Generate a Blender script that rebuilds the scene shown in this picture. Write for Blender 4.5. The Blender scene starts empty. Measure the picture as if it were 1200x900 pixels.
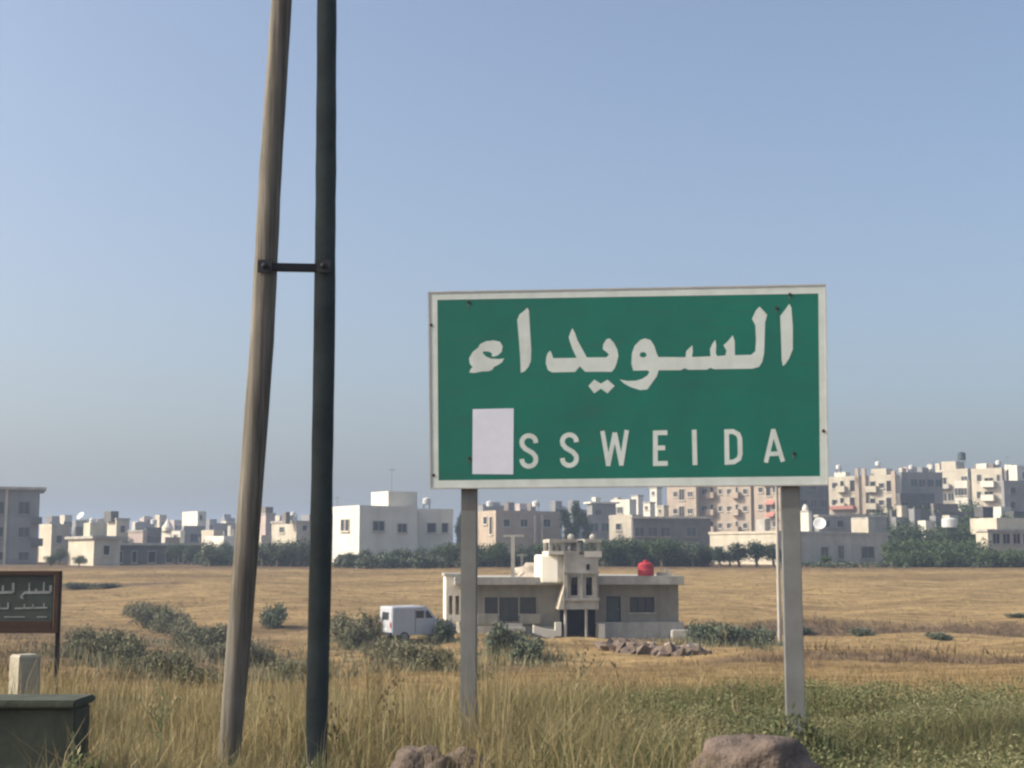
import bpy, math, random
import numpy as np
from math import radians, sin, cos, tan, pi
from mathutils import Vector, Matrix
random.seed(7)
rng = np.random.default_rng(7)
S = bpy.context.scene
COL = S.collection

# ------------------------------------------------------------------ camera, sky, sun, exposure
F_PX = 1667.0
PITCH = radians(7.01)
CAMZ = 1.5
cam_d = bpy.data.cameras.new('camera'); cam = bpy.data.objects.new('camera', cam_d); COL.objects.link(cam)
cam.location = (0, 0, CAMZ); cam.rotation_euler = (radians(90) + PITCH, 0, 0)
cam_d.sensor_width = 36; cam_d.lens = 36 * F_PX / 1200; cam_d.clip_start = 0.1; cam_d.clip_end = 12000
S.camera = cam
SUN_EL, SUN_BACK = radians(35), radians(-7)         # sun on the left, very slightly on the camera's side
sun_dir = Vector((-cos(SUN_BACK) * cos(SUN_EL), sin(SUN_BACK) * cos(SUN_EL), sin(SUN_EL)))
W = bpy.data.worlds.new('World'); S.world = W; W.use_nodes = True
nt = W.node_tree; nt.nodes.clear()
sky = nt.nodes.new('ShaderNodeTexSky'); sky.sky_type = 'NISHITA'; sky.sun_disc = False
sky.sun_elevation = SUN_EL
sky.sun_rotation = math.atan2(sun_dir.x, sun_dir.y)
sky.altitude = 900; sky.air_density = 1.0; sky.dust_density = 10; sky.ozone_density = 0.7
bg = nt.nodes.new('ShaderNodeBackground'); bg.inputs['Strength'].default_value = 0.135
out = nt.nodes.new('ShaderNodeOutputWorld')
nt.links.new(sky.outputs[0], bg.inputs['Color']); nt.links.new(bg.outputs[0], out.inputs['Surface'])
sl = bpy.data.lights.new('sun', 'SUN'); sl.energy = 3.1; sl.angle = radians(0.5); sl.color = (1.0, 0.93, 0.82)
so = bpy.data.objects.new('sun', sl); COL.objects.link(so)
so.rotation_euler = sun_dir.to_track_quat('Z', 'Y').to_euler()
S.view_settings.view_transform = 'Standard'; S.view_settings.look = 'None'
S.view_settings.exposure = 0.62; S.view_settings.gamma = 1.0
S.render.engine = 'CYCLES'
S.cycles.use_denoising = True
S.cycles.pixel_filter_type = 'BLACKMAN_HARRIS'; S.cycles.filter_width = 2.4
S.cycles.max_bounces = 5; S.cycles.diffuse_bounces = 3
S.cycles.volume_bounces = 0

HAZE = 0.0008
# ------------------------------------------------------------------ pixel <-> place helpers
CP, SP = cos(PITCH), sin(PITCH)
def ray(px, py):
    a, b = (px - 600) / F_PX, (450 - py) / F_PX
    return Vector((a, CP - SP * b, SP + CP * b))
def P(px, py, Y):
    d = ray(px, py); t = Y / d.y
    return Vector((d.x * t, Y, CAMZ + d.z * t))
def kx(px, py=600):
    d = ray(px, py); return d.x / d.y

# ------------------------------------------------------------------ terrain
_ky = np.array([-60, 0, 14, 22, 40, 60, 83, 92, 100, 125, 150, 175, 220, 300, 400, 520, 700, 1000, 6000.])
_kz = np.array([0, 0, 0, -.5, -1.6, -2.4, -2.98, -2.98, -2.6, -.95, .62, .9, 1.6, 3.2, 6., 7., 4., -4., -40.])
def sstep(a, b, v):
    t = np.clip((v - a) / (b - a), 0, 1); return t * t * (3 - 2 * t)
def height(x, y):
    x = np.asarray(x, float); y = np.asarray(y, float)
    w = np.clip((y - 14) * .12, .0, 4.0)
    z = sum(np.interp(y + w * o, _ky, _kz) for o in (-1, -.5, 0, .5, 1)) / 5
    z = z + sstep(15, 110, x) * sstep(190, 380, y) * 8.5 * (1 - sstep(520, 900, y))
    z = z + sstep(17, 60, y) * (1 - sstep(120, 150, y)) * (.16 * np.sin(x * .23 + y * .11) + .10 * np.sin(x * .51 - y * .37 + 1) + .07 * np.sin(y * .9 + .3 * np.sin(x * .2)))
    near = 1 - sstep(60, 120, y)
    z = z + near * (.025 * np.sin(x * 2.1 + 1.3 * np.sin(y)) + .02 * np.sin(y * 2.7 + x))
    # dug furrow banks in the field to the right
    g = sstep(6, 20, x)
    z = z + g * (.45 * np.exp(-((y - 90.5 - .05 * x) / 1.5) ** 2) - .55 * np.exp(-((y - 86 - .05 * x) / 2.0) ** 2))
    z = z + sstep(3, 9, x) * (.22 * np.exp(-((y - 49) / 1.5) ** 2) - .30 * np.exp(-((y - 46) / 1.3) ** 2))
    # ditch on the left
    z = z - .5 * np.exp(-((x + 7.5 + .17 * (y - 40)) / 2.4) ** 2) * sstep(22, 34, y) * (1 - sstep(60, 90, y))
    return z
def hz(x, y): return float(height(x, y))
def G(px, py):
    "where the ray of a pixel meets the ground"
    d = ray(px, py); t = 5.0
    while t < 900:
        p = Vector((0, 0, CAMZ)) + d * t
        if p.z <= hz(p.x, p.y): break
        t += .1 + t * .002
    return Vector((p.x, p.y, hz(p.x, p.y)))
def onground(px, Y, py=700):
    x = kx(px, py) * Y; return Vector((x, Y, hz(x, Y)))

# ------------------------------------------------------------------ materials
def nodes(m): return m.node_tree.nodes, m.node_tree.links
def mat(name, col, rough=.85, var=.18, scale=3.0, bump=.0, streak=0.0, spec=.25, metal=0.0, col2=None, bscale=None, coat=0):
    m = bpy.data.materials.new(name); m.use_nodes = True
    N, L = nodes(m); b = N['Principled BSDF']
    b.inputs['Roughness'].default_value = rough; b.inputs['Metallic'].default_value = metal
    b.inputs['Specular IOR Level'].default_value = spec
    if coat: b.inputs['Coat Weight'].default_value = coat
    tc = N.new('ShaderNodeTexCoord')
    n1 = N.new('ShaderNodeTexNoise'); n1.inputs['Scale'].default_value = scale; n1.inputs['Detail'].default_value = 6; n1.inputs['Roughness'].default_value = .65
    L.new(tc.outputs['Object'], n1.inputs['Vector'])
    r = N.new('ShaderNodeMapRange'); r.inputs[1].default_value = .3; r.inputs[2].default_value = .7
    L.new(n1.outputs['Fac'], r.inputs[0])
    mx = N.new('ShaderNodeMix'); mx.data_type = 'RGBA'
    lo = [c * (1 - var) for c in col] if col2 is None else col2
    hi = [min(1, c * (1 + var * .7)) for c in col]
    mx.inputs[6].default_value = (*lo, 1); mx.inputs[7].default_value = (*hi, 1)
    L.new(r.outputs[0], mx.inputs[0]); last = mx.outputs[2]
    if streak:
        mp = N.new('ShaderNodeMapping'); mp.inputs['Scale'].default_value = (1.6, 1.6, .12)
        n2 = N.new('ShaderNodeTexNoise'); n2.inputs['Scale'].default_value = scale * .8; n2.inputs['Detail'].default_value = 5
        L.new(tc.outputs['Object'], mp.inputs[0]); L.new(mp.outputs[0], n2.inputs['Vector'])
        r2 = N.new('ShaderNodeMapRange'); r2.inputs[1].default_value = .48; r2.inputs[2].default_value = .72; r2.inputs[4].default_value = streak
        L.new(n2.outputs['Fac'], r2.inputs[0])
        m2 = N.new('ShaderNodeMix'); m2.data_type = 'RGBA'; m2.inputs[7].default_value = (col[0] * .45, col[1] * .42, col[2] * .38, 1)
        L.new(r2.outputs[0], m2.inputs[0]); L.new(last, m2.inputs[6]); last = m2.outputs[2]
    L.new(last, b.inputs['Base Color'])
    if bump:
        bp = N.new('ShaderNodeBump'); bp.inputs['Strength'].default_value = bump; bp.inputs['Distance'].default_value = .02
        n3 = N.new('ShaderNodeTexNoise'); n3.inputs['Scale'].default_value = bscale or scale * 6; n3.inputs['Detail'].default_value = 5
        L.new(tc.outputs['Object'], n3.inputs['Vector']); L.new(n3.outputs['Fac'], bp.inputs['Height']); L.new(bp.outputs[0], b.inputs['Normal'])
    return m
def island(name, stops, rough=.8, big=0.25, bigscale=.35, transl=0.0):
    "colour per blade or leaf, drifting slowly over the ground"
    m = bpy.data.materials.new(name); m.use_nodes = True
    N, L = nodes(m); b = N['Principled BSDF']; b.inputs['Roughness'].default_value = rough; b.inputs['Specular IOR Level'].default_value = .15
    g = N.new('ShaderNodeNewGeometry'); rp = N.new('ShaderNodeValToRGB')
    e = rp.color_ramp.elements
    while len(e) < len(stops): e.new(.5)
    for i, (p, c) in enumerate(stops): e[i].position = p; e[i].color = (*c, 1)
    n = N.new('ShaderNodeTexNoise'); n.inputs['Scale'].default_value = bigscale; n.inputs['Detail'].default_value = 3
    L.new(g.outputs['Position'], n.inputs['Vector'])
    ma = N.new('ShaderNodeMath'); ma.operation = 'MULTIPLY_ADD'; ma.inputs[1].default_value = big * 4; ma.inputs[2].default_value = -big * 2
    L.new(n.outputs['Fac'], ma.inputs[0])
    ad = N.new('ShaderNodeMath'); ad.operation = 'ADD'; L.new(g.outputs['Random Per Island'], ad.inputs[0]); L.new(ma.outputs[0], ad.inputs[1])
    L.new(ad.outputs[0], rp.inputs[0]); L.new(rp.outputs[0], b.inputs['Base Color'])
    if transl:
        tr = N.new('ShaderNodeBsdfTranslucent'); L.new(rp.outputs[0], tr.inputs['Color'])
        ms = N.new('ShaderNodeMixShader'); ms.inputs[0].default_value = transl
        L.new(b.outputs[0], ms.inputs[1]); L.new(tr.outputs[0], ms.inputs[2]); L.new(ms.outputs[0], N['Material Output'].inputs['Surface'])
    return m
M = {
 'cream': mat('cream_plaster', (.54, .49, .385), streak=.25, scale=.6),
 'white': mat('white_plaster', (.70, .67, .57), streak=.25, scale=.5, var=.08),
 'house': mat('grey_render', (.26, .245, .20), streak=.5, scale=1.2, bump=.3),
 'concrete': mat('raw_concrete', (.42, .40, .35), streak=.45, scale=1.5, bump=.4, var=.25),
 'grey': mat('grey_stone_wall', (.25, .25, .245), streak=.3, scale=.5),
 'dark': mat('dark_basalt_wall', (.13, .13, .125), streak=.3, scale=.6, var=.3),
 'brown': mat('brown_stone_wall', (.22, .19, .165), streak=.3, scale=.6, var=.25),
 'tan': mat('tan_stone_cladding', (.43, .355, .275), streak=.22, scale=.5),
 'pink': mat('pinkish_plaster', (.50, .41, .36), streak=.2, scale=.5),
 'blue': mat('bluish_plaster', (.45, .50, .55), streak=.2, scale=.5),
 'pane': mat('window_glass', (.045, .05, .055), rough=.25, spec=.5, var=.3),
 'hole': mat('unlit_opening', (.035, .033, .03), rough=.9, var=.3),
 'frame': mat('window_surround', (.5, .47, .4), scale=2),
 'shutter': mat('metal_shutter', (.06, .08, .08), rough=.5, scale=4),
 'awning': mat('faded_red_awning', (.45, .2, .16), scale=2),
 'redtank': mat('red_plastic_tank', (.42, .03, .045), rough=.7, var=.25, scale=2, spec=.4),
 'tankw': mat('white_tank_paint', (.6, .6, .58), rough=.5, var=.08),
 'dish': mat('white_dish_enamel', (.62, .62, .6), rough=.4, var=.06),
 'galv': mat('galvanised_steel', (.235, .238, .225), rough=.6, metal=.15, streak=.45, scale=2.5, spec=.4, var=.22),
 'sign_back': mat('sign_back_steel', (.36, .36, .35), rough=.5, metal=.3),
 'rim': mat('sign_rim', (.50, .48, .45), rough=.55, scale=8, var=.2),
 'signwhite': mat('reflective_white_sheet', (.68, .73, .67), rough=.5, scale=6, var=.1, streak=.15, col2=(.60, .645, .58)),
 'paper': mat('white_paper', (.78, .79, .86), rough=.9, var=.05, scale=10),
 'bolt': mat('rusty_bolt', (.06, .05, .04), rough=.8),
 'wood': None, 'dark_leg': mat('dark_pole', (.045, .058, .058), rough=.85, scale=3, var=.35, streak=.3, bump=.3),  # second pole leg: dark blue-green base colour over its whole length
 'iron': mat('dark_iron_bracket', (.03, .03, .035), rough=.6),
 'bark': mat('grey_brown_bark', (.12, .09, .065), scale=4, bump=.6),
 'stone': mat('pinkish_boulder_stone', (.175, .135, .108), scale=5, var=.35, bump=1.0, bscale=30, col2=(.075, .058, .047), streak=.3),
 'rubble': mat('dark_rubble_stone', (.15, .115, .09), scale=3, var=.35, bump=.6),
 'palestone': mat('pale_rubble_stone', (.42, .37, .31), scale=3, var=.2, bump=.4),
 'wallgreen': mat('mossy_dark_wall', (.075, .085, .062), scale=2.2, var=.35, streak=.4, bump=.5),
 'marker': mat('marker_stone_paint', (.38, .35, .27), scale=5, streak=.25, bump=.3, var=.2),
 'brownframe': mat('rust_brown_frame', (.065, .038, .030), rough=.8, scale=8),
 'board': mat('faded_dark_green_board', (.060, .075, .068), rough=.6, scale=5, streak=.2),
 'faded': mat('faded_lettering', (.30, .33, .32), scale=14, var=.3),
 'vanpaint': mat('white_van_paint', (.42, .44, .47), rough=.5, var=.08, spec=.3),
 'rubber': mat('tyre_rubber', (.02, .02, .02), rough=.9),
 'redlight': mat('tail_light_plastic', (.35, .03, .02), rough=.3),
 'stem': mat('dry_stem', (.36, .31, .17), scale=8),
 'greenstem': mat('green_stem', (.15, .19, .09), scale=8),
 'darkstem': mat('dark_dry_stalk', (.13, .10, .06), scale=8),
}
def wood_mat():
    m = bpy.data.materials.new('weathered_pole_wood'); m.use_nodes = True
    N, L = nodes(m); b = N['Principled BSDF']; b.inputs['Roughness'].default_value = .85; b.inputs['Specular IOR Level'].default_value = .2
    tc = N.new('ShaderNodeTexCoord'); mp = N.new('ShaderNodeMapping'); mp.inputs['Scale'].default_value = (22, 22, .7)
    n = N.new('ShaderNodeTexNoise'); n.inputs['Scale'].default_value = 1.5; n.inputs['Detail'].default_value = 8; n.inputs['Roughness'].default_value = .7
    L.new(tc.outputs['Object'], mp.inputs[0]); L.new(mp.outputs[0], n.inputs['Vector'])
    n2 = N.new('ShaderNodeTexNoise'); n2.inputs['Scale'].default_value = 1.1; n2.inputs['Detail'].default_value = 4; L.new(tc.outputs['Object'], n2.inputs['Vector'])
    r = N.new('ShaderNodeValToRGB'); e = r.color_ramp.elements
    e[0].position = .32; e[0].color = (.080, .070, .056, 1); e[1].position = .62; e[1].color = (.25, .23, .19, 1)
    L.new(n.outputs['Fac'], r.inputs[0])
    mx = N.new('ShaderNodeMix'); mx.data_type = 'RGBA'; mx.blend_type = 'MULTIPLY'; mx.inputs[0].default_value = .6
    r2 = N.new('ShaderNodeValToRGB'); r2.color_ramp.elements[0].position = .35; r2.color_ramp.elements[0].color = (.45, .44, .42, 1); r2.color_ramp.elements[1].position = .6; r2.color_ramp.elements[1].color = (1, 1, 1, 1)
    L.new(n2.outputs['Fac'], r2.inputs[0]); L.new(r.outputs[0], mx.inputs[6]); L.new(r2.outputs[0], mx.inputs[7]); L.new(mx.outputs[2], b.inputs['Base Color'])
    bp = N.new('ShaderNodeBump'); bp.inputs['Strength'].default_value = .7; bp.inputs['Distance'].default_value = .01
    L.new(n.outputs['Fac'], bp.inputs['Height']); L.new(bp.outputs[0], b.inputs['Normal'])
    return m
M['wood'] = wood_mat()
def green_mat():
    m = mat('sign_green_sheet', (.010, .172, .115), rough=.5, var=.14, scale=1.6, spec=.35, col2=(.016, .138, .104), streak=.0)
    N, L = nodes(m); b = N['Principled BSDF']; src = b.inputs['Base Color'].links[0].from_socket
    tc = N.new('ShaderNodeTexCoord'); mp = N.new('ShaderNodeMapping'); mp.inputs['Scale'].default_value = (1.2, 1.2, 9)
    n = N.new('ShaderNodeTexNoise'); n.inputs['Scale'].default_value = 1.8; n.inputs['Detail'].default_value = 8; n.inputs['Roughness'].default_value = .7
    L.new(tc.outputs['Object'], mp.inputs[0]); L.new(mp.outputs[0], n.inputs['Vector'])
    r = N.new('ShaderNodeMapRange'); r.inputs[1].default_value = .52; r.inputs[2].default_value = .8; r.inputs[4].default_value = .6
    L.new(n.outputs['Fac'], r.inputs[0])
    mx = N.new('ShaderNodeMix'); mx.data_type = 'RGBA'; mx.inputs[7].default_value = (.06, .10, .085, 1)
    L.new(r.outputs[0], mx.inputs[0]); L.new(src, mx.inputs[6]); L.new(mx.outputs[2], b.inputs['Base Color'])
    return m
M['signgreen'] = green_mat()
M['leaf_olive'] = island('olive_leaf', [(0, (.05, .07, .045)), (.5, (.09, .115, .075)), (1, (.16, .18, .12))], big=.1)
M['leaf_green'] = island('green_leaf', [(0, (.035, .06, .03)), (.5, (.06, .095, .045)), (1, (.11, .145, .07))], big=.1)
M['leaf_dark'] = island('dark_leaf', [(0, (.018, .032, .022)), (.5, (.03, .05, .03)), (1, (.06, .085, .05))], big=.1)
M['leaf_shrub'] = island('grey_green_shrub_leaf', [(0, (.08, .09, .05)), (.5, (.145, .15, .09)), (1, (.27, .25, .16))], big=.1)
M['grass_dry'] = island('dry_grass', [(0, (.15, .12, .055)), (.3, (.28, .225, .105)), (.65, (.40, .325, .165)), (.9, (.52, .44, .26)), (1, (.22, .24, .10))], big=.12, transl=.25)
M['grass_mix'] = island('green_and_dry_grass', [(0, (.07, .09, .035)), (.3, (.14, .165, .07)), (.6, (.25, .23, .11)), (1, (.42, .36, .20))], big=.15, transl=.25)
M['weed'] = island('green_ground_weed', [(0, (.08, .10, .04)), (.4, (.17, .19, .085)), (.75, (.235, .235, .125)), (1, (.34, .31, .18))], big=.2, transl=.25)
M['field_straw'] = island('field_stubble', [(0, (.13, .09, .045)), (.4, (.26, .19, .09)), (1, (.42, .325, .17))], big=.1, transl=.2)

# ------------------------------------------------------------------ mesh helpers
class MB:
    def __init__(s): s.v = []; s.f = []
    def add(s, vs, fs):
        o = len(s.v); s.v += [tuple(v) for v in vs]; s.f += [tuple(i + o for i in f) for f in fs]; return s
    def box(s, x0, y0, z0, x1, y1, z1):
        return s.add([(x0, y0, z0), (x1, y0, z0), (x1, y1, z0), (x0, y1, z0), (x0, y0, z1), (x1, y0, z1), (x1, y1, z1), (x0, y1, z1)],
              [(0, 3, 2, 1), (4, 5, 6, 7), (0, 1, 5, 4), (1, 2, 6, 5), (2, 3, 7, 6), (3, 0, 4, 7)])
    def tube(s, pts, rads, n=10, cap=True):
        rings = []; vs = []; fs = []
        pts = [Vector(p) for p in pts]
        for i, p in enumerate(pts):
            d = (pts[min(i + 1, len(pts) - 1)] - pts[max(i - 1, 0)]).normalized()
            a = d.orthogonal().normalized() if i == 0 else (a - d * a.dot(d)).normalized()
            b = d.cross(a)
            for k in range(n):
                t = 2 * pi * k / n; vs.append(p + (a * cos(t) + b * sin(t)) * rads[i])
        for i in range(len(pts) - 1):
            for k in range(n):
                k2 = (k + 1) % n; fs.append((i * n + k, i * n + k2, (i + 1) * n + k2, (i + 1) * n + k))
        if cap: fs.append(tuple(range(n))[::-1]); fs.append(tuple((len(pts) - 1) * n + k for k in range(n)))
        return s.add(vs, fs)
    def lathe(s, prof, n=20, c=(0, 0, 0)):
        vs = []; fs = []
        for r, z in prof:
            for k in range(n): t = 2 * pi * k / n; vs.append((c[0] + r * cos(t), c[1] + r * sin(t), c[2] + z))
        for i in range(len(prof) - 1):
            for k in range(n): k2 = (k + 1) % n; fs.append((i * n + k, i * n + k2, (i + 1) * n + k2, (i + 1) * n + k))
        fs.append(tuple(range(n))[::-1]); fs.append(tuple((len(prof) - 1) * n + k for k in range(n)))
        return s.add(vs, fs)
    def ring(s, x0, z0, x1, z1, w, y0, y1, inner=None):
        "rectangular frame in the xz plane"
        s.box(x0, y0, z0, x0 + w, y1, z1); s.box(x1 - w, y0, z0, x1, y1, z1)
        s.box(x0 + w, y0, z0, x1 - w, y1, z0 + w); s.box(x0 + w, y0, z1 - w, x1 - w, y1, z1); return s
    def prism(s, poly, y0, y1):
        "outline in xz, thickness along y"
        n = len(poly)
        s.add([(x, y0, z) for x, z in poly] + [(x, y1, z) for x, z in poly],
              [tuple(range(n)), tuple(range(n, 2 * n))[::-1]] + [(i, n + i, n + (i + 1) % n, (i + 1) % n) for i in range(n)])
        return s
    def mesh(s, name, m, smooth=False):
        me = bpy.data.meshes.new(name); me.from_pydata(s.v, [], s.f); me.validate()
        if m is not None: me.materials.append(m)
        if smooth: me.polygons.foreach_set('use_smooth', [True] * len(me.polygons))
        me.update(); return me
    def build(s, name, m, parent=None, smooth=False, bevel=0):
        me = s.mesh(name, m, smooth)
        if bevel:
            import bmesh
            bm = bmesh.new(); bm.from_mesh(me); bmesh.ops.recalc_face_normals(bm, faces=bm.faces)
            bmesh.ops.bevel(bm, geom=bm.edges[:], offset=bevel, segments=2, affect='EDGES', clamp_overlap=True); bm.to_mesh(me); bm.free()
        return link(name, me, parent)
def link(name, me, parent=None):
    o = bpy.data.objects.new(name, me); COL.objects.link(o)
    if parent is not None: o.parent = parent
    return o
def tag(o, label=None, cat=None, group=None, kind=None):
    if label: o['label'] = label
    if cat: o['category'] = cat
    if group: o['group'] = group
    if kind: o['kind'] = kind
    return o
def empty(name, loc, rz=0):
    o = bpy.data.objects.new(name, None); o.empty_display_size = .2; COL.objects.link(o); o.location = loc; o.rotation_euler = (0, 0, rz); return o
def copy_tree(o, parent=None):
    c = o.copy(); COL.objects.link(c); c.parent = parent
    for ch in list(o.children): copy_tree(ch, c)
    return c
def np_mesh(name, verts, faces_n, m):
    "verts (n,3); faces all with faces_n corners in order"
    me = bpy.data.meshes.new(name); n = len(verts); nf = n // faces_n
    me.vertices.add(n); me.vertices.foreach_set('co', verts.astype(np.float32).ravel())
    me.loops.add(n); me.loops.foreach_set('vertex_index', np.arange(n, dtype=np.int32))
    me.polygons.add(nf); me.polygons.foreach_set('loop_start', np.arange(0, n, faces_n, dtype=np.int32)); me.polygons.foreach_set('loop_total', np.full(nf, faces_n, np.int32))
    me.materials.append(m); me.update(calc_edges=True); return me

# ------------------------------------------------------------------ ground sheet
def build_ground():
    xs = np.concatenate([-np.geomspace(3500, 72, 24)[:-1], np.linspace(-70, 90, 330), np.geomspace(92, 3500, 24)])
    ys = np.concatenate([np.linspace(-60, 4, 17), np.linspace(4.4, 60, 140), np.linspace(60.5, 200, 280), np.geomspace(202, 6000, 60)])
    X, Y = np.meshgrid(xs, ys); Z = height(X, Y)
    # clods and tussock roughness close by
    rough = rng.random(X.shape) * .05 * (1 - sstep(70, 150, Y)) * (np.abs(X) < 70)
    Z = Z + rough
    v = np.stack([X, Y, Z], -1).reshape(-1, 3); nx, ny = len(xs), len(ys)
    i = (np.arange(ny - 1)[:, None] * nx + np.arange(nx - 1)[None]).ravel()
    f = np.stack([i, i + 1, i + 1 + nx, i + nx], -1)
    me = bpy.data.meshes.new('ground'); me.vertices.add(len(v)); me.vertices.foreach_set('co', v.astype(np.float32).ravel())
    me.loops.add(f.size); me.loops.foreach_set('vertex_index', f.astype(np.int32).ravel())
    me.polygons.add(len(f)); me.polygons.foreach_set('loop_start', np.arange(0, f.size, 4, dtype=np.int32)); me.polygons.foreach_set('loop_total', np.full(len(f), 4, np.int32))
    me.update(calc_edges=True); me.polygons.foreach_set('use_smooth', [True] * len(f))
    # bare soil mask: real dug bands, bare reddish patches
    soil = sstep(6, 18, X) * np.exp(-((Y - 87 - .05 * X) / 3.0) ** 2) * 1.1
    soil += sstep(4, 9, X) * np.exp(-((Y - 46.5) / 2.0) ** 2)
    soil += (1 - sstep(-32, -26, X)) * sstep(-48, -44, X) * np.exp(-((Y - 128) / 2.5) ** 2)
    soil += sstep(140, 152, Y) * .6 + (1 - sstep(-14, -6, X)) * sstep(20, 28, Y) * (1 - sstep(85, 110, Y)) * .33
    soil += np.exp(-((X + 6.3 + .17 * (Y - 40)) / 1.6) ** 2) * sstep(24, 30, Y) * (1 - sstep(52, 70, Y)) * .7
    soil += np.exp(-(((X + .7) / 1.3) ** 2 + ((Y - 44) / 4) ** 2)) * .9
    soil += np.exp(-(((X + 15) / 4) ** 2 + ((Y - 52) / 6) ** 2)) * .6
    soil += np.exp(-(((X - 5.5) / 3.5) ** 2 + ((Y - 77) / 2.5) ** 2)) * .8
    soil += (1 - sstep(13, 18, Y)) * .7
    a = me.attributes.new('soil', 'FLOAT', 'POINT'); a.data.foreach_set('value', np.clip(soil, 0, 1).astype(np.float32).ravel())
    m = bpy.data.materials.new('dry_field_ground'); m.use_nodes = True; N, L = nodes(m); b = N['Principled BSDF']
    b.inputs['Roughness'].default_value = .95; b.inputs['Specular IOR Level'].default_value = .1
    g = N.new('ShaderNodeNewGeometry')
    def noise(scale, det=6, stretch=None):
        n = N.new('ShaderNodeTexNoise'); n.inputs['Scale'].default_value = scale; n.inputs['Detail'].default_value = det; n.inputs['Roughness'].default_value = .6
        if stretch:
            mp = N.new('ShaderNodeMapping'); mp.inputs['Scale'].default_value = stretch; L.new(g.outputs['Position'], mp.inputs[0]); L.new(mp.outputs[0], n.inputs['Vector'])
        else: L.new(g.outputs['Position'], n.inputs['Vector'])
        return n
    def ramp(src, stops):
        r = N.new('ShaderNodeValToRGB'); e = r.color_ramp.elements
        while len(e) < len(stops): e.new(.5)
        for k, (p, c) in enumerate(stops): e[k].position = p; e[k].color = (*c, 1)
        L.new(src, r.inputs[0]); return r
    straw = ramp(noise(1.2, 9, (.35, 1, 1)).outputs['Fac'], [(.28, (.13, .09, .046)), (.45, (.24, .172, .082)), (.66, (.35, .26, .13))])
    bigr = ramp(noise(.075, 5, (.3, 1.7, 1)).outputs['Fac'], [(.32, (.62, .58, .54)), (.46, (.95, .90, .84)), (.54, (1.12, 1.08, 1.0)), (.66, (.86, .82, .76))])
    mul = N.new('ShaderNodeMix'); mul.data_type = 'RGBA'; mul.blend_type = 'MULTIPLY'; mul.inputs[0].default_value = 1
    L.new(straw.outputs[0], mul.inputs[6]); L.new(bigr.outputs[0], mul.inputs[7])
    earth = ramp(noise(.9, 8).outputs['Fac'], [(.3, (.075, .05, .03)), (.55, (.145, .10, .06)), (.8, (.25, .185, .11))])
    at = N.new('ShaderNodeAttribute'); at.attribute_name = 'soil'
    nz = noise(.7, 7); ad = N.new('ShaderNodeMath'); ad.operation = 'ADD'; L.new(at.outputs['Fac'], ad.inputs[0]); L.new(nz.outputs['Fac'], ad.inputs[1])
    mr = N.new('ShaderNodeMapRange'); mr.inputs[1].default_value = .62; mr.inputs[2].default_value = 1.15; L.new(ad.outputs[0], mr.inputs[0])
    mx = N.new('ShaderNodeMix'); mx.data_type = 'RGBA'; L.new(mr.outputs[0], mx.inputs[0]); L.new(mul.outputs[2], mx.inputs[6]); L.new(earth.outputs[0], mx.inputs[7])
    L.new(mx.outputs[2], b.inputs['Base Color'])
    bp = N.new('ShaderNodeBump'); bp.inputs['Strength'].default_value = 1.0; bp.inputs['Distance'].default_value = .3
    L.new(noise(1.6, 9).outputs['Fac'], bp.inputs['Height']); L.new(bp.outputs[0], b.inputs['Normal'])
    me.materials.append(m)
    tag(link('ground', me), kind='structure')
build_ground()

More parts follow.
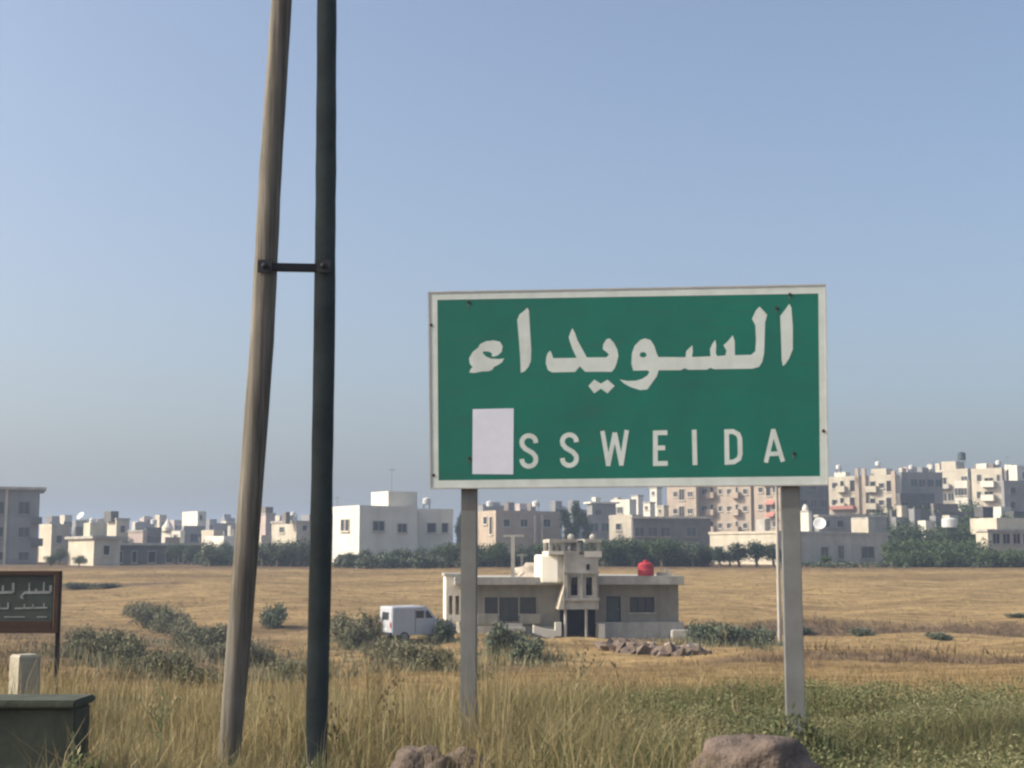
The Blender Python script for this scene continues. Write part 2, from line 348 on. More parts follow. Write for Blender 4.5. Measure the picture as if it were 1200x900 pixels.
# ------------------------------------------------------------------ buildings
PW = {}
def pane_mesh(w, h, m):
    key = (round(w, 2), round(h, 2), m)
    if key not in PW: PW[key] = MB().box(0, -.015, 0, w, .03, h).mesh('pane', M[m])
    return PW[key]
def frame_mesh(w, h, m):
    key = ('f', round(w, 2), round(h, 2), m)
    if key not in PW:
        b = MB().ring(-.1, -.1, w + .1, h + .1, .1, -.09, .02); b.box(-.18, -.2, -.19, w + .18, .02, -.103)
        if w > 1.0: b.box(w / 2 - .03, -.07, 0, w / 2 + .03, -.018, h)
        PW[key] = b.mesh('window', M[m])
    return PW[key]
class Bld:
    def __init__(s, name, label, cat, xl, xm, xr, yt, Y, th, wall='cream', roof='parapet', wins=(), auto=None, frame=None, depth=None, base=None, over=.0, front=None):
        th = radians(th)
        if xm < 600 and th > -.3: th = max(th, -math.atan(kx(xr, 640)) + .03)
        s.th = th; s.u = Vector((cos(th), sin(th), 0)); s.v = Vector((-sin(th), cos(th), 0))
        ymid = (yt + 655) / 2; k = kx(xm, ymid); s.o = Vector((k * Y, Y, 0))
        def solve(px, d, dflt):
            kk = kx(px, ymid); den = d.x - kk * d.y
            t = (kk * s.o.y - s.o.x) / den if abs(den) > 1e-6 else dflt
            return t if .3 < t < 80 else dflt
        s.WF = solve(xr, s.u, 8.0) if xr > xm else 8.0
        s.WL = solve(xl, s.v, depth or 9.0) if xl < xm else (depth or 9.0)
        if depth and xl >= xm: s.WL = depth
        ztop = P(xm, yt, Y).z; zb = min(hz(*(s.o + s.u * a + s.v * b).xy) for a in (0, s.WF) for b in (0, s.WL)) if base is None else base
        s.o.z = zb; s.H = H = ztop - zb
        s.fr = frame or {'dark': 'brown', 'brown': 'brown', 'grey': 'grey'}.get(wall, 'frame')
        s.e = tag(empty(name, s.o, th), label, cat); s.inv = Matrix.Rotation(-th, 3, 'Z')
        WF, WL = s.WF, s.WL; wm = M[wall]
        if roof == 'parapet':
            MB().box(0, 0, -.4, WF, WL, H - .55).build('wall', wm, s.e)
            p = MB(); t = .2; z0, z1 = H - .55, H
            p.box(-.03, -.03, z0, WF + .03, t, z1).box(-.03, WL - t, z0, WF + .03, WL + .03, z1).box(-.03, t, z0, t, WL - t, z1).box(WF - t, t, z0, WF + .03, WL - t, z1)
            p.build('parapet', wm, s.e)
            MB().box(t + .002, t + .002, H - .548, WF - t - .002, WL - t - .002, H - .45).build('roof', M['concrete'], s.e)
        else:
            MB().box(0, 0, -.4, WF, WL, H - .3).build('wall', wm, s.e)
            MB().box(-over, -over, H - .3, WF + over, WL + over, H).build('roof', M['concrete'] if roof == 'slab' else M[roof], s.e)
        for w in wins: s.win(*w)
        if auto: s.auto(*auto)
        if cat == 'building' and WF > 3 and WL > 3:
            q = random.Random(label)
            for k in range(q.choice((0, 1, 1, 2))):
                w_, d_, h_ = q.uniform(.8, 2.4), q.uniform(.8, 2.2), q.uniform(.5, 1.6); x_, y_ = q.uniform(.3, max(.4, WF - w_ - .3)), q.uniform(.3, max(.4, min(WL, 6) - d_ - .3))
                MB().box(x_, y_, H - .5, x_ + w_, y_ + d_, H + h_).build('roof_hut', M[q.choice((wall, 'concrete', 'white', 'brown'))], s.e)
            if q.random() < .5:
                for k in range(q.choice((2, 3, 4))):
                    x_, y_ = (WF - .3) * k / 3 + .1, q.choice((.25, min(WL, 5) - .3)); MB().box(x_, y_, H - .5, x_ + .18, y_ + .18, H + q.uniform(.4, 1.0)).build('column_stub', M['concrete'], s.e)
    def loc(s, p): return s.inv @ (p - s.o)
    def onface(s, face, px, py, off=0):
        n = -s.v if face == 'F' else -s.u
        d = ray(px, py); c = Vector((0, 0, CAMZ)); q = s.o + n * off
        t = (q - c).dot(n) / d.dot(n); return s.loc(c + d * t)
    def rect(s, face, x0, y0, x1, y1, off=0):
        a, b = s.onface(face, x0, (y0 + y1) / 2, off), s.onface(face, x1, (y0 + y1) / 2, off); c = s.onface(face, (x0 + x1) / 2, y1, off), s.onface(face, (x0 + x1) / 2, y0, off)
        k = 0 if face == 'F' else 1
        lo, hi = sorted((a[k], b[k])); return lo, hi, c[0].z, c[1].z
    def place(s, face, lo, z, off=0):
        return (lo, -off, z)
    def win(s, face, x0, y0, x1, y1, m='pane', fr=None):
        lo, hi, z0, z1 = s.rect(face, x0, y0, x1, y1); s.win_m(face, lo, hi, z0, z1, m, fr)
    def win_m(s, face, lo, hi, z0, z1, m='pane', fr=None):
        w, h = hi - lo, z1 - z0
        w, h = round(w, 1), round(h, 1)
        if w < .2 or h < .2: return
        f = link('window', frame_mesh(w, h, fr or s.fr), s.e)
        if face == 'F': f.location = (lo, 0, z0)
        else: f.location = (0, lo + w, z0); f.rotation_euler = (0, 0, -pi / 2)
        link('pane', pane_mesh(w, h, m), f)
    def auto(s, face, cols, ww=1.2, wh=1.3, floor=3.0, skip=.15, balc=0):
        L = s.WF if face == 'F' else s.WL
        nf = max(1, int((s.H - .6) / floor)); top = s.H - .6
        for r in range(nf):
            z = top - (r + 1) * floor + .9
            for c in range(cols):
                if random.random() < skip: continue
                x = (c + .5) * L / cols - ww / 2
                if balc and random.random() < balc:
                    s.balcony_m(face, x - .9, x + ww + .9, z - .9)
                    s.win_m(face, x, x + ww, z - .7, z + wh - .1, 'hole')
                else: s.win_m(face, x, x + ww, z, z + wh, random.choice(['pane', 'pane', 'shutter']))
    def balcony_m(s, face, lo, hi, z, d=1.1, rail=.9, m='frame'):
        b = MB().box(lo, -d, z, hi, 0, z + .15); b.box(lo, -d, z + .15, hi, -d + .1, z + rail).box(lo, -d + .1, z + .15, lo + .1, -.002, z + rail).box(hi - .1, -d + .1, z + .15, hi, -.002, z + rail)
        o = b.build('balcony', M[m], s.e)
        if face == 'L':
            o.rotation_euler = (0, 0, -pi / 2)
            for v in o.data.vertices: v.co.x = -v.co.x
            o.data.flip_normals()
    def balcony(s, face, x0, y0, x1, y1, d=1.1, m='frame'):
        lo, hi, z0, z1 = s.rect(face, x0, y0, x1, y1); s.balcony_m(face, lo, hi, z0, d, max(.5, z1 - z0), m)
    def block(s, name, x0, y0, x1, y1, d=3.0, back=.5, m='concrete', bottom=None, bevel=0):
        "a box whose front is parallel to the front face, set back from it; rests on the roof unless bottom is given"
        lo, hi, z0, z1 = s.rect('F', x0, y0, x1, y1, -back)
        MB().box(lo, back, s.H - .5 if bottom is None else bottom, hi, back + d, z1).build(name, M[m], s.e)

def lump_tank(px, py, Y, r, h, mat_='tankw', label='', legs=.5, zb=None, name='water_tank'):
    c = P(px, py, Y); e = tag(empty(name, c), label, 'water tank')
    MB().lathe([(r * .9, legs), (r, legs + .06), (r, legs + h * .3), (r * 1.02, legs + h * .33), (r, legs + h * .36), (r, legs + h * .85), (r * .8, legs + h * .95), (r * .3, legs + h)], 18).build('tank_body', M[mat_], e, smooth=False)
    MB().lathe([(r * .28, legs + h), (r * .28, legs + h + .07), (r * .1, legs + h + .1)], 12).build('lid', M[mat_], e)
    for a in range(4):
        x, y = r * .7 * (1 if a % 2 else -1), r * .7 * (1 if a > 1 else -1)
        MB().box(x - .04, y - .04, -.3, x + .04, y + .04, legs + .05).build('leg', M['galv'], e)
    return e
def dish(px, py, Y, R, label, yaw=35, tilt=35, post=.7):
    c = P(px, py, Y); e = tag(empty('satellite_dish', c - Vector((0, 0, post + R * .4))), label, 'satellite dish')
    prof = [(R * i / 6 + .001, .28 * R * (i / 6) ** 2) for i in range(7)] + [(R * i / 6 + .001, .28 * R * (i / 6) ** 2 - .03) for i in range(6, -1, -1)]
    b = MB().lathe(prof, 20); o = b.build('reflector', M['dish'], e, smooth=True); o.rotation_euler = (radians(90 - tilt), 0, radians(-yaw)); o.location = (0, 0, post + R * .4)
    MB().tube([(0, .1, -.8), (0, .1, post + R * .4 + .05)], [.05, .05], 8).build('mast', M['galv'], e)
    d = Matrix.Rotation(radians(-yaw), 3, 'Z') @ Vector((0, -cos(radians(tilt)), sin(radians(tilt)))) * R * .9
    MB().tube([Vector((0, 0, post)), Vector((d.x, d.y, post + R * .4 + d.z * .5))], [.02, .02], 6).build('feed_arm', M['galv'], e)
    return e
def antenna(px, py0, py1, Y, label):
    b, t = P(px, py1, Y), P(px, py0, Y); h = t.z - b.z; e = tag(empty('roof_antenna', b), label, 'antenna')
    MB().tube([(0, 0, -.4), (0, 0, h)], [.04, .03], 6).build('mast', M['galv'], e)
    for k in range(4): MB().box(-.5 + .08 * k, -.01 + k * .2 - .3, h - .3, .5 - .08 * k, .02 + k * .2 - .3, h - .27).build('rod', M['galv'], e)
    MB().box(-.015, -.4, h - .32, .015, .5, h - .29).build('boom', M['galv'], e)
    return e

bank = []
def B(*a, **k): b = Bld(*a, **k); bank.append(b); return b
# --- left edge, grey block of flats
b = B('apartment_block', 'dark grey flat-roofed block of flats at the left edge of the photo', 'building', -33, -30, 45.5, 570, 168, -8, wall='grey', roof='slab', over=.7)
for y0, y1 in ((588, 602), (618, 629), (647, 656)):
    b.win('F', 22, y0, 34, y1, 'pane'); b.win('F', -6, y0, 4, y1, 'pane')
MB().box(*((lambda r: (r[0], -.25, -.2, r[1], -.002, b.H - .32))(b.rect('F', 5.5, 600, 8.5, 610)))).build('pilaster', M['cream'], b.e)
b.balcony('F', 36, 631, 50, 640, 1.0, 'dark'); b.balcony('F', 36, 606, 49, 614, 1.0, 'dark')
B('house', 'narrow cream house squeezed behind the right side of the dark grey flats', 'building', 46, 60, 81, 614, 185, 40, wall='cream', wins=[('F', 66, 628, 72, 636)])
b = B('house', 'two-storey cream-sided house with a bush at its foot, left end of the town', 'building', 80, 110, 141, 628, 160, 38, wall='cream', roof='slab', over=.35, wins=[('F', 121, 640, 128, 650, 'hole')])
b = B('long_building', 'long low dark grey building with a row of dark doorways behind the field', 'building', 111, 112, 236, 636, 170, 6, wall='dark', roof='slab', over=.3)
for x0, x1 in ((120, 126), (136, 143), (155, 160), (174, 182), (195, 202), (210, 214), (221, 227)): b.win('F', x0, 646, x1, 659, 'hole', 'concrete')
b = B('house', 'tall narrow house with dark roof hut rising above the long low building', 'building', 125, 136, 151, 607, 215, 35, wall='cream', roof='slab', over=.1, wins=[('F', 141, 616, 146, 624)])
b.block('roof_room', 130, 599, 139, 607, 3, .8, 'dark')
B('house', 'dark flat house with cluttered roof left of the tall narrow house', 'building', 84, 88, 126, 617, 225, 12, wall='dark', auto=('F', 4))
B('house', 'low grey house on the skyline below the small white dish', 'building', 84, 88, 108, 610, 290, 30, wall='grey', auto=('F', 2))
dish(95, 605, 224, .7, 'white satellite dish on the roofs above the cream-sided house')
B('house', 'small pinkish house behind the long low building', 'building', 150, 167, 172, 621, 210, 60, wall='pink', roof='slab', over=.1)
B('house', 'dark grey house right of the small pinkish house', 'building', 168, 171, 192, 618, 230, 15, wall='dark', auto=('F', 3))
b = B('house', 'small bright white house with a pointed white roof cap on the left skyline', 'building', 189, 200, 203, 622, 205, 60, wall='white', roof='slab')
c = b.loc(P(195, 616, 208)); MB().lathe([(.8, 0), (.8, .5), (.45, 1.1), (.12, 1.6), (.04, 1.8)], 14, (b.WF * .5, b.WL * .5, b.H)).build('roof_cap', M['white'], b.e)
B('house', 'white cube house beside the pointed roof cap house', 'building', 201, 211, 216, 622, 200, 58, wall='white', wins=[('L', 204, 627, 207, 632)])
B('house', 'bright white upper storey standing highest on the left skyline', 'building', 213, 231, 241, 599, 260, 40, wall='white', wins=[('F', 234, 604, 237, 609)])
B('house', 'grey house below the bright white upper storey', 'building', 212, 215, 240, 616, 240, 10, wall='grey', auto=('F', 3))
B('house', 'cream house just left of the wooden pole leg', 'building', 236, 250, 262, 621, 225, 40, wall='cream', auto=('F', 2))
B('house', 'low pale house showing directly behind the wooden pole leg', 'building', 241, 262, 296, 628, 195, 35, wall='white', auto=('F', 3))
B('house', 'flat grey skyline house behind the wooden pole leg', 'building', 246, 250, 296, 613, 290, 8, wall='grey', auto=('F', 4))
B('house', 'far hazy grey house between the two dark houses on the left skyline', 'building', 152, 158, 186, 612, 320, 15, wall='grey', auto=('F', 3))
b = B('house', 'cream and dark house with a reddish roof hut between the two pole legs', 'building', 298, 311, 322, 601, 235, 40, wall='pink', roof='slab', over=.1)
b.block('roof_room', 311, 594, 320, 601, 3, .4, 'brown')
b = B('house', 'pale house with small chimney between the two pole legs', 'building', 318, 347, 368, 610, 215, 42, wall='cream', roof='slab', over=.15, wins=[('L', 328, 618, 333, 624), ('F', 354, 616, 359, 622)])
b.block('chimney', 335, 600, 340, 610, .8, .6, 'brown')
B('house', 'low cream house behind the olive trees between the pole legs', 'building', 296, 306, 318, 627, 190, 40, wall='cream', auto=('F', 1))
B('house', 'grey house half hidden behind the dark pole leg', 'building', 352, 362, 392, 603, 300, 30, wall='grey', auto=('F', 3))
# --- white two-storey house
b = B('villa', 'large white two-storey house with a sunlit left side and rooftop room', 'building', 390, 421, 489, 592, 165, 36, wall='white', wins=[('L', 400, 609, 404, 622), ('L', 405.5, 609, 409.5, 622), ('F', 437, 611, 450, 622), ('F', 466, 614, 476, 624)])
b.block('roof_room', 455, 576, 489, 592, 4, 2.0, 'white')
b2 = B('villa', 'grey shaded wing joined to the right of the large white house', 'building', 488, 490, 531, 596, 172, 12, wall='white', wins=[('F', 501, 613, 511, 624), ('F', 518, 613, 525, 624)])
antenna(459, 548, 577, 170, 'thin aerial mast above the rooftop room of the white house')
b = B('garden_wall', 'low pale garden wall in front of the large white house', 'wall', 392, 396, 500, 650, 158, 2, wall='cream', roof='slab', depth=.3, over=.02)
B('house', 'tan house with brown shaded front just right of the left sign post', 'building', 560, 581, 656, 598, 200, 30, wall='tan', wins=[('L', 567, 606, 571, 614), ('L', 574, 606, 577, 626, 'hole'), ('F', 610, 609, 618, 617), ('F', 637, 609, 645, 617), ('F', 590, 609, 597, 617)])
b = bank[-1]
for k, px in enumerate((626, 634)):
    r = b.rect('F', px - 1, 600, px + 1, 630); MB().box(r[0], -.4, 0, r[1], -.1, b.H - .6).build('column', M['cream'], b.e)
lump_tank(628, 598, 204, .55, .8, label='bright white water tank on the roof of the tan house')
B('house', 'grey house glimpsed under the sign, behind the tan house', 'building', 560, 566, 600, 592, 300, 15, wall='grey', auto=('F', 3))
b = B('house', 'house with a broad white roof edge under the middle of the sign', 'building', 688, 694, 722, 588, 260, 20, wall='grey', roof='white', over=.5, auto=('F', 2))
B('house', 'low grey house under the middle of the sign, beside the tall dark tree', 'building', 686, 690, 716, 603, 230, 12, wall='grey', auto=('F', 2))
b = B('house', 'cream-fronted house with white band above the hedge under the sign', 'building', 714, 741, 752, 603, 205, 50, wall='cream', wins=[('L', 722, 614, 728, 621)])
B('house', 'house with white roof edge and dark windows left of the cluttered white roofs', 'building', 716, 738, 746, 585, 280, 50, wall='white', auto=('L', 3, 1.2, 1.2))
B('long_building', 'long dark low building below the cluttered white roofs under the sign', 'building', 740, 742, 833, 605, 195, 5, wall='dark', roof='slab', over=.2, auto=('F', 6, 1.3, 1.2, 3, .35))
for i, (x0, x1, y, Y, l) in enumerate(((740, 754, 580, 300, 'small white hut leftmost in the cluttered roofs left of the apartment row'), (754, 768, 588, 270, 'low white hut at the front of the cluttered roofs left of the apartment row'), (762, 776, 571, 310, 'white hut standing highest among the cluttered roofs under the sign'), (770, 784, 592, 262, 'small cream hut touching the left end of the apartment row'))):
    B('roof_hut_house', l, 'building', x0, x0 + 8, x1, y, Y, 45, wall='white' if i < 3 else 'cream', roof='slab', over=.1, wins=[('L', x0 + 2, y + 5, x0 + 5, y + 9)])
# --- apartments behind the sign
def flats(label, xl, xm, xr, yt, Y, th, wall, rows, cols, winc=None):
    b = B('apartment_block', label, 'building', xl, xm, xr, yt, Y, th, wall=wall)
    n = rows; fl = 20.0
    for r in range(n):
        y = yt + 8 + r * fl
        for c in cols:
            x, w, kind = c
            if kind == 'w': b.win('L', x, y + 2, x + w, y + 8)
            elif kind == 'd': b.win('L', x, y - 1, x + w, y + 12, 'hole')
            elif kind == 'b': b.win('L', x + 1, y, x + w - 1, y + 11, 'hole'); b.balcony('L', x - 2, y + 6, x + w + 2, y + 13, 1.0, wall)
    return b
flats('cream apartment block, leftmost of the row showing under the sign', 782, 816, 819, 546, 262, 50, 'tan', 3, [(789, 5, 'w'), (796, 6, 'd'), (806, 6, 'w')])
flats('tan apartment block with balconies in the middle of the row under the sign', 819, 880, 884.5, 543, 258, 50, 'tan', 4, [(822.5, 6, 'w'), (832, 5, 'b'), (842, 4, 'w'), (852, 5, 'w'), (861, 5, 'b'), (871, 5, 'w')])
b = flats('tan apartment block with pink awnings just left of the right sign post', 884, 918, 930, 541, 254, 50, 'tan', 4, [(889, 5, 'w'), (898, 5, 'd'), (906, 5, 'w')])
for y in (586, 600):
    lo, hi, z0, z1 = b.rect('L', 899, y, 909, y + 5); o = MB().add([(lo, 0, z1), (hi, 0, z1), (hi, -1, z0), (lo, -1, z0), (lo, 0, z1 - .1), (hi, 0, z1 - .1), (hi, -1, z0 - .1), (lo, -1, z0 - .1)], [(0, 1, 2, 3), (7, 6, 5, 4), (0, 3, 7, 4), (1, 5, 6, 2), (3, 2, 6, 7), (0, 4, 5, 1)]).build('awning', M['awning'], b.e)
    for v in o.data.vertices: v.co.x = -v.co.x
    o.data.flip_normals(); o.rotation_euler = (0, 0, -pi / 2)
b = B('villa', 'white single-storey building with a row of round trees before its sunlit front', 'building', 832, 913, 1041, 622, 168, 42, wall='cream', roof='slab', over=.12)
bank[-1].e.children[0].data.materials[0] = M['cream']
for x0, x1, y0, y1 in ((962, 970, 641, 652), (982, 988, 640, 655), (1009, 1024, 641, 654)): b.win('F', x0, y0, x1, y1, 'pane', 'concrete')
b.win('F', 924, 641, 934, 652); b.win('L', 838, 640, 848, 650)
b = B('house', 'grey upper house behind the white building, box-shaped with a cream hut on it', 'building', 955, 960, 1040, 603, 200, 10, wall='grey', roof='slab', over=.1, wins=[('F', 966, 610, 972, 617), ('F', 981, 610, 988, 617)])
B('roof_hut', 'cream cube hut behind the roof line of the white building with round trees', 'building', 998, 1018, 1026, 606, 190, 45, wall='cream', roof='slab')
dish(961, 614, 178, .8, 'large white satellite dish just right of the right sign post', yaw=20, tilt=20, post=1)
b = B('tower', 'small white tower with a rounded cap beside the right sign post', 'tower', 937, 948, 952, 598, 185, 55, wall='white', roof='slab')
MB().lathe([(.42, 0), (.40, .3), (.28, .6), (.08, .8)], 14, (b.WF / 2, b.WL / 2, b.H)).build('cap', M['white'], b.e)
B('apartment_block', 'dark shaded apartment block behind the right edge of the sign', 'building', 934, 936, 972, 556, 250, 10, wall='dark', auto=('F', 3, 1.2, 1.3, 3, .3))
# --- right hill
b = flats('beige apartment block with striped balconies right of the sign', 968, 1052, 1056, 556, 262, 52, 'cream', 3, [(975, 6, 'w'), (984, 6, 'b'), (996, 6, 'd'), (1019, 8, 'b'), (1030, 6, 'w'), (1039, 6, 'd')])
for x0, x1, y in ((1004, 1008, 549), (1012, 1016, 549), (1046, 1051, 552)):
    lo, hi, z0, z1 = b.rect('L', x0, y, x1, 602); MB().box(-.6, lo, z0, -.01, hi, z1).build('pillar', M['tan'], b.e)
lo, hi, z0, z1 = b.rect('L', 974, 593, 1003, 597); MB().box(-1.2, lo, z0, -.02, hi, z1).build('awning', M['awning'], b.e)
lo, hi, z0, z1 = b.rect('L', 1018, 549, 1036, 556); MB().box(1, lo, b.H - .5, 4, hi, z1).build('roof_room', M['cream'], b.e)
lo, hi, z0, z1 = b.rect('L', 975, 553, 988, 556); MB().box(1, lo, b.H - .5, 3, hi, z1).build('roof_room', M['white'], b.e)
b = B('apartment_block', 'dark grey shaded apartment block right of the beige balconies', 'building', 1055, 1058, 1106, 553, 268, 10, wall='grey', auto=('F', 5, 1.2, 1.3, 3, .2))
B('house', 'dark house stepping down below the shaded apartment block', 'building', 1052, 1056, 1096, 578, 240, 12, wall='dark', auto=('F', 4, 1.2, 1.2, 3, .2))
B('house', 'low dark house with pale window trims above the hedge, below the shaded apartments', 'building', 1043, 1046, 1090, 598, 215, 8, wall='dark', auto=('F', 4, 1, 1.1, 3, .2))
B('house', 'grey-brown house between the dark houses and the cream tower house', 'building', 1092, 1095, 1124, 590, 235, 15, wall='brown', auto=('F', 3, 1, 1.2, 3, .2))
b = B('apartment_block', 'cream stepped apartment house with domed roof tank on the right skyline', 'building', 1103, 1136, 1142, 549, 275, 48, wall='cream', auto=('L', 4, 1.2, 1.4, 3.2, .1, .3))
b.block('roof_room', 1120, 541, 1130, 549, 3, 3, 'cream')
B('house', 'white slim house front in front of the cream stepped apartment house', 'building', 1120, 1135, 1139, 563, 262, 50, wall='white', auto=('L', 2, 1.1, 1.3))
B('house', 'dark gap house between the two cream apartment houses at right', 'building', 1136, 1138, 1152, 560, 268, 8, wall='dark', auto=('F', 1))
b = B('apartment_block', 'tall cream apartment house near the right edge with white balconies', 'building', 1140, 1176, 1179, 548, 258, 50, wall='cream', wins=[('L', 1145, 556, 1150, 564), ('L', 1145, 576, 1150, 584), ('L', 1168, 556, 1172, 564)])
for y in (560, 576): b.win('L', 1154, y, 1164, y + 9, 'hole'); b.balcony('L', 1152, y + 4, 1167, y + 11, 1.2, 'white')
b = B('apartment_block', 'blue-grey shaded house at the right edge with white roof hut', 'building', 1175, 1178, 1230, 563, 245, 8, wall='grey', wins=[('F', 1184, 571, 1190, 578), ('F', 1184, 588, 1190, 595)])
B('house', 'white hut on the skyline at the very right edge', 'building', 1184, 1194, 1210, 545, 300, 40, wall='white', auto=('F', 1))
B('house', 'white skyline house between the two cream apartment houses at right', 'building', 1146, 1158, 1172, 543, 320, 40, wall='white', auto=('F', 1))
B('house', 'far cream house on the skyline at the right, behind the cream apartments', 'building', 1160, 1182, 1200, 550, 340, 45, wall='cream', auto=('L', 3))
b = B('villa', 'long cream house with a dark veranda at the right edge above the hedge', 'building', 1144, 1158, 1240, 620, 178, 22, wall='cream', roof='slab', over=.2)
for x in (1163, 1175, 1187, 1199): b.win('F', x, 626, x + 8, 637, 'hole', 'concrete')
b.block('roof_room', 1168, 607, 1215, 620, 5, 1.5, 'cream')
b = B('house', 'slim cream tower house above the long veranda house', 'building', 1143, 1158, 1164, 595, 215, 50, wall='cream', auto=('L', 2, 1, 1.2, 3, .2))
B('house', 'low dark house behind the round tank, above the right hedge', 'building', 1093, 1096, 1143, 600, 222, 12, wall='dark', auto=('F', 4, 1, 1.2, 3, .2))
B('house', 'low pale wall-like house just above the hedge left of the veranda house', 'building', 1096, 1110, 1142, 624, 190, 30, wall='white', roof='slab', over=.1, auto=('F', 3, 1.0, 1.0, 3, .2))
lump_tank(1113, 623, 187, 1.0, 1.3, label='round white water tank above the hedge on the right')
lump_tank(1127, 541, 283, .8, 1.6, 'shutter', label='dark round tank on top of the cream stepped apartment house', legs=.3)
for px, py, Y, l in ((1029, 549, 268, 'white tank on the roof hut of the beige balcony apartments'), (1092, 553, 272, 'white tank at the right end of the dark shaded apartment roof'), (1068, 553, 271, 'white tank at the left end of the dark shaded apartment roof'), (983, 553, 266, 'white tank at the left end of the beige balcony apartments'), (500, 596, 175, 'white tank on the grey wing of the large white house'), (574, 598, 203, 'pale tank at the left end of the tan house roof'), (1170, 548, 262, 'white tank on the tall cream apartment house near the right edge'), (108, 617, 228, 'pale tank on the dark cluttered roof at left'), (180, 618, 233, 'pale tank on the dark house right of the pinkish one'), (343, 610, 219, 'pale tank on the house with a small chimney')):
    lump_tank(px, py, Y, .5, .8, label=l)
for px, y0, y1, Y, l in ((497, 583, 597, 176, 'thin roof aerial over the grey wing of the white house'), (395, 581, 594, 172, 'thin roof aerial at the left corner of the white house'), (1027, 536, 549, 268, 'tall thin aerial above the beige balcony apartments'), (1094, 540, 553, 271, 'thin aerial above the dark shaded apartments'), (125, 598, 617, 228, 'thin aerial on the dark cluttered roof at left'), (595, 587, 598, 203, 'thin aerial on the tan house roof'), (1181, 534, 548, 262, 'thin aerial near the right edge of the town')):
    antenna(px, y0, y1, Y, l)
ORD = ['leftmost', 'second from the left', 'third from the left', 'fourth from the left', 'fifth from the left', 'sixth from the left', 'seventh from the left', 'eighth from the left', 'ninth from the left', 'tenth from the left', 'eleventh from the left', 'twelfth from the left', 'thirteenth from the left', 'fourteenth from the left']
q = random.Random(5)
for k in range(12):
    x = 52 + k * 21 + q.uniform(-4, 4); Y = q.uniform(260, 420); y = 611 - q.uniform(0, 8) + (2 if k > 8 else 0); w_ = q.uniform(8, 18)
    B('house', 'small far house on the left skyline, %s' % ORD[k], 'building', x, x + w_ * .4, x + w_, y, Y, 35, wall=q.choice(('white', 'cream', 'grey', 'pink', 'brown')), auto=('F', 2, 1.1, 1.1))
for k in range(13):
    x = 1040 + k * 12.5 + q.uniform(-3, 3); Y = q.uniform(195, 212); y = q.uniform(592, 626); w_ = q.uniform(12, 22)
    B('house', 'small stepped house on the lower right hillside, %s' % ORD[k], 'building', x, x + w_ * .45, x + w_, y, Y, 40, wall=q.choice(('white', 'cream', 'brown', 'grey', 'dark', 'pink')), auto=('F', 2, 1.0, 1.0))
for k in range(9):
    x = 1056 + k * 17 + q.uniform(-4, 4); Y = q.uniform(300, 360); y = 552 - q.uniform(0, 9); w_ = q.uniform(8, 14)
    B('house', 'tiny far house on the right skyline, %s' % ORD[k], 'building', x, x + w_ * .45, x + w_, y, Y, 40, wall=q.choice(('white', 'cream', 'brown', 'grey')), auto=('F', 2, 1.0, 1.0))
for k in range(7):
    x = 560 + k * 27 + q.uniform(-4, 4); Y = q.uniform(270, 340); y = 597 - q.uniform(0, 8) - k * 1.5; w_ = q.uniform(9, 16)
    B('house', 'small far house on the skyline under the sign, %s' % ORD[k], 'building', x, x + w_ * .45, x + w_, y, Y, 40, wall=q.choice(('white', 'cream', 'brown', 'grey')), auto=('F', 2, 1.0, 1.0))
# skyline filler seen between and above the named houses
fill = [(52, 70, 612, 330, 'far grey house peeping over beside the dark grey flats'), (108, 124, 608, 350, 'far pale house left of the tall narrow house'), (163, 180, 607, 420, 'tiny far house above the pinkish house'), (258, 275, 607, 420, 'tiny far house on the skyline left of the wooden pole'), (322, 336, 604, 400, 'tiny far house on the skyline between the pole legs'), (604, 626, 590, 380, 'far pale house above the roof of the tan house'), (660, 690, 597, 340, 'far grey house behind the tall dark tree'), (1098, 1112, 543, 380, 'tiny hazy house behind the dark apartments'), (1060, 1076, 547, 400, 'tiny hazy house above the dark shaded apartments')]
for i, (x0, x1, y, Y, l) in enumerate(fill):
    B('house', l, 'building', x0, x0 + 5, x1, y, Y, 30, wall=('grey', 'cream', 'pink')[i % 3], auto=('F', 3, 1.2, 1.2))

# ------------------------------------------------------------------ the unfinished house in the field
HY = 83.0; u20 = HY / F_PX
def hx(px): return kx(px, 700) * HY
def hzp(py): return P(660, py, HY).z
h0 = Vector((hx(540), HY, -2.98))
HE = tag(empty('unfinished_house', (hx(660), HY, hz(hx(660), HY))), 'grey concrete unfinished house with central stair tower standing in the field', 'house')
OX, OZ = HE.location.x, HE.location.z
HE.rotation_euler.z = radians(5)
def lx(px): return hx(px) - OX
def lz(py): return hzp(py) - OZ
def hbox(name, x0, y0, x1, y1, f=0.0, bk=.3, m='house', bevel=0, parent=None):
    "box from a pixel rectangle on the front plane; f/bk: front and back depth in metres (negative = towards the camera)"
    return MB().box(lx(x0), f, lz(y1), lx(x1), bk, lz(y0)).build(name, M[m], parent or HE, bevel=bevel)
def wall_with_holes(name, x0, y0, x1, y1, holes, f, bk, m):
    xs = sorted({x0, x1, *[h[0] for h in holes], *[h[2] for h in holes]}); ys = sorted({y0, y1, *[h[1] for h in holes], *[h[3] for h in holes]})
    b = MB()
    for i in range(len(xs) - 1):
        run = None
        for j in range(len(ys) - 1):
            cx, cy = (xs[i] + xs[i + 1]) / 2, (ys[j] + ys[j + 1]) / 2
            inside = any(h[0] < cx < h[2] and h[1] < cy < h[3] for h in holes)
            if not inside:
                if run is None: run = ys[j]
            if (inside or j == len(ys) - 2) and run is not None:
                end = ys[j] if inside else ys[j + 1]
                b.box(lx(xs[i]), f, lz(end), lx(xs[i + 1]), bk, lz(run)); run = None
    return b.build(name, M[m], HE)
lh = [(568, 700, 583, 719), (585, 700, 607, 728), (609, 700, 628, 719)]
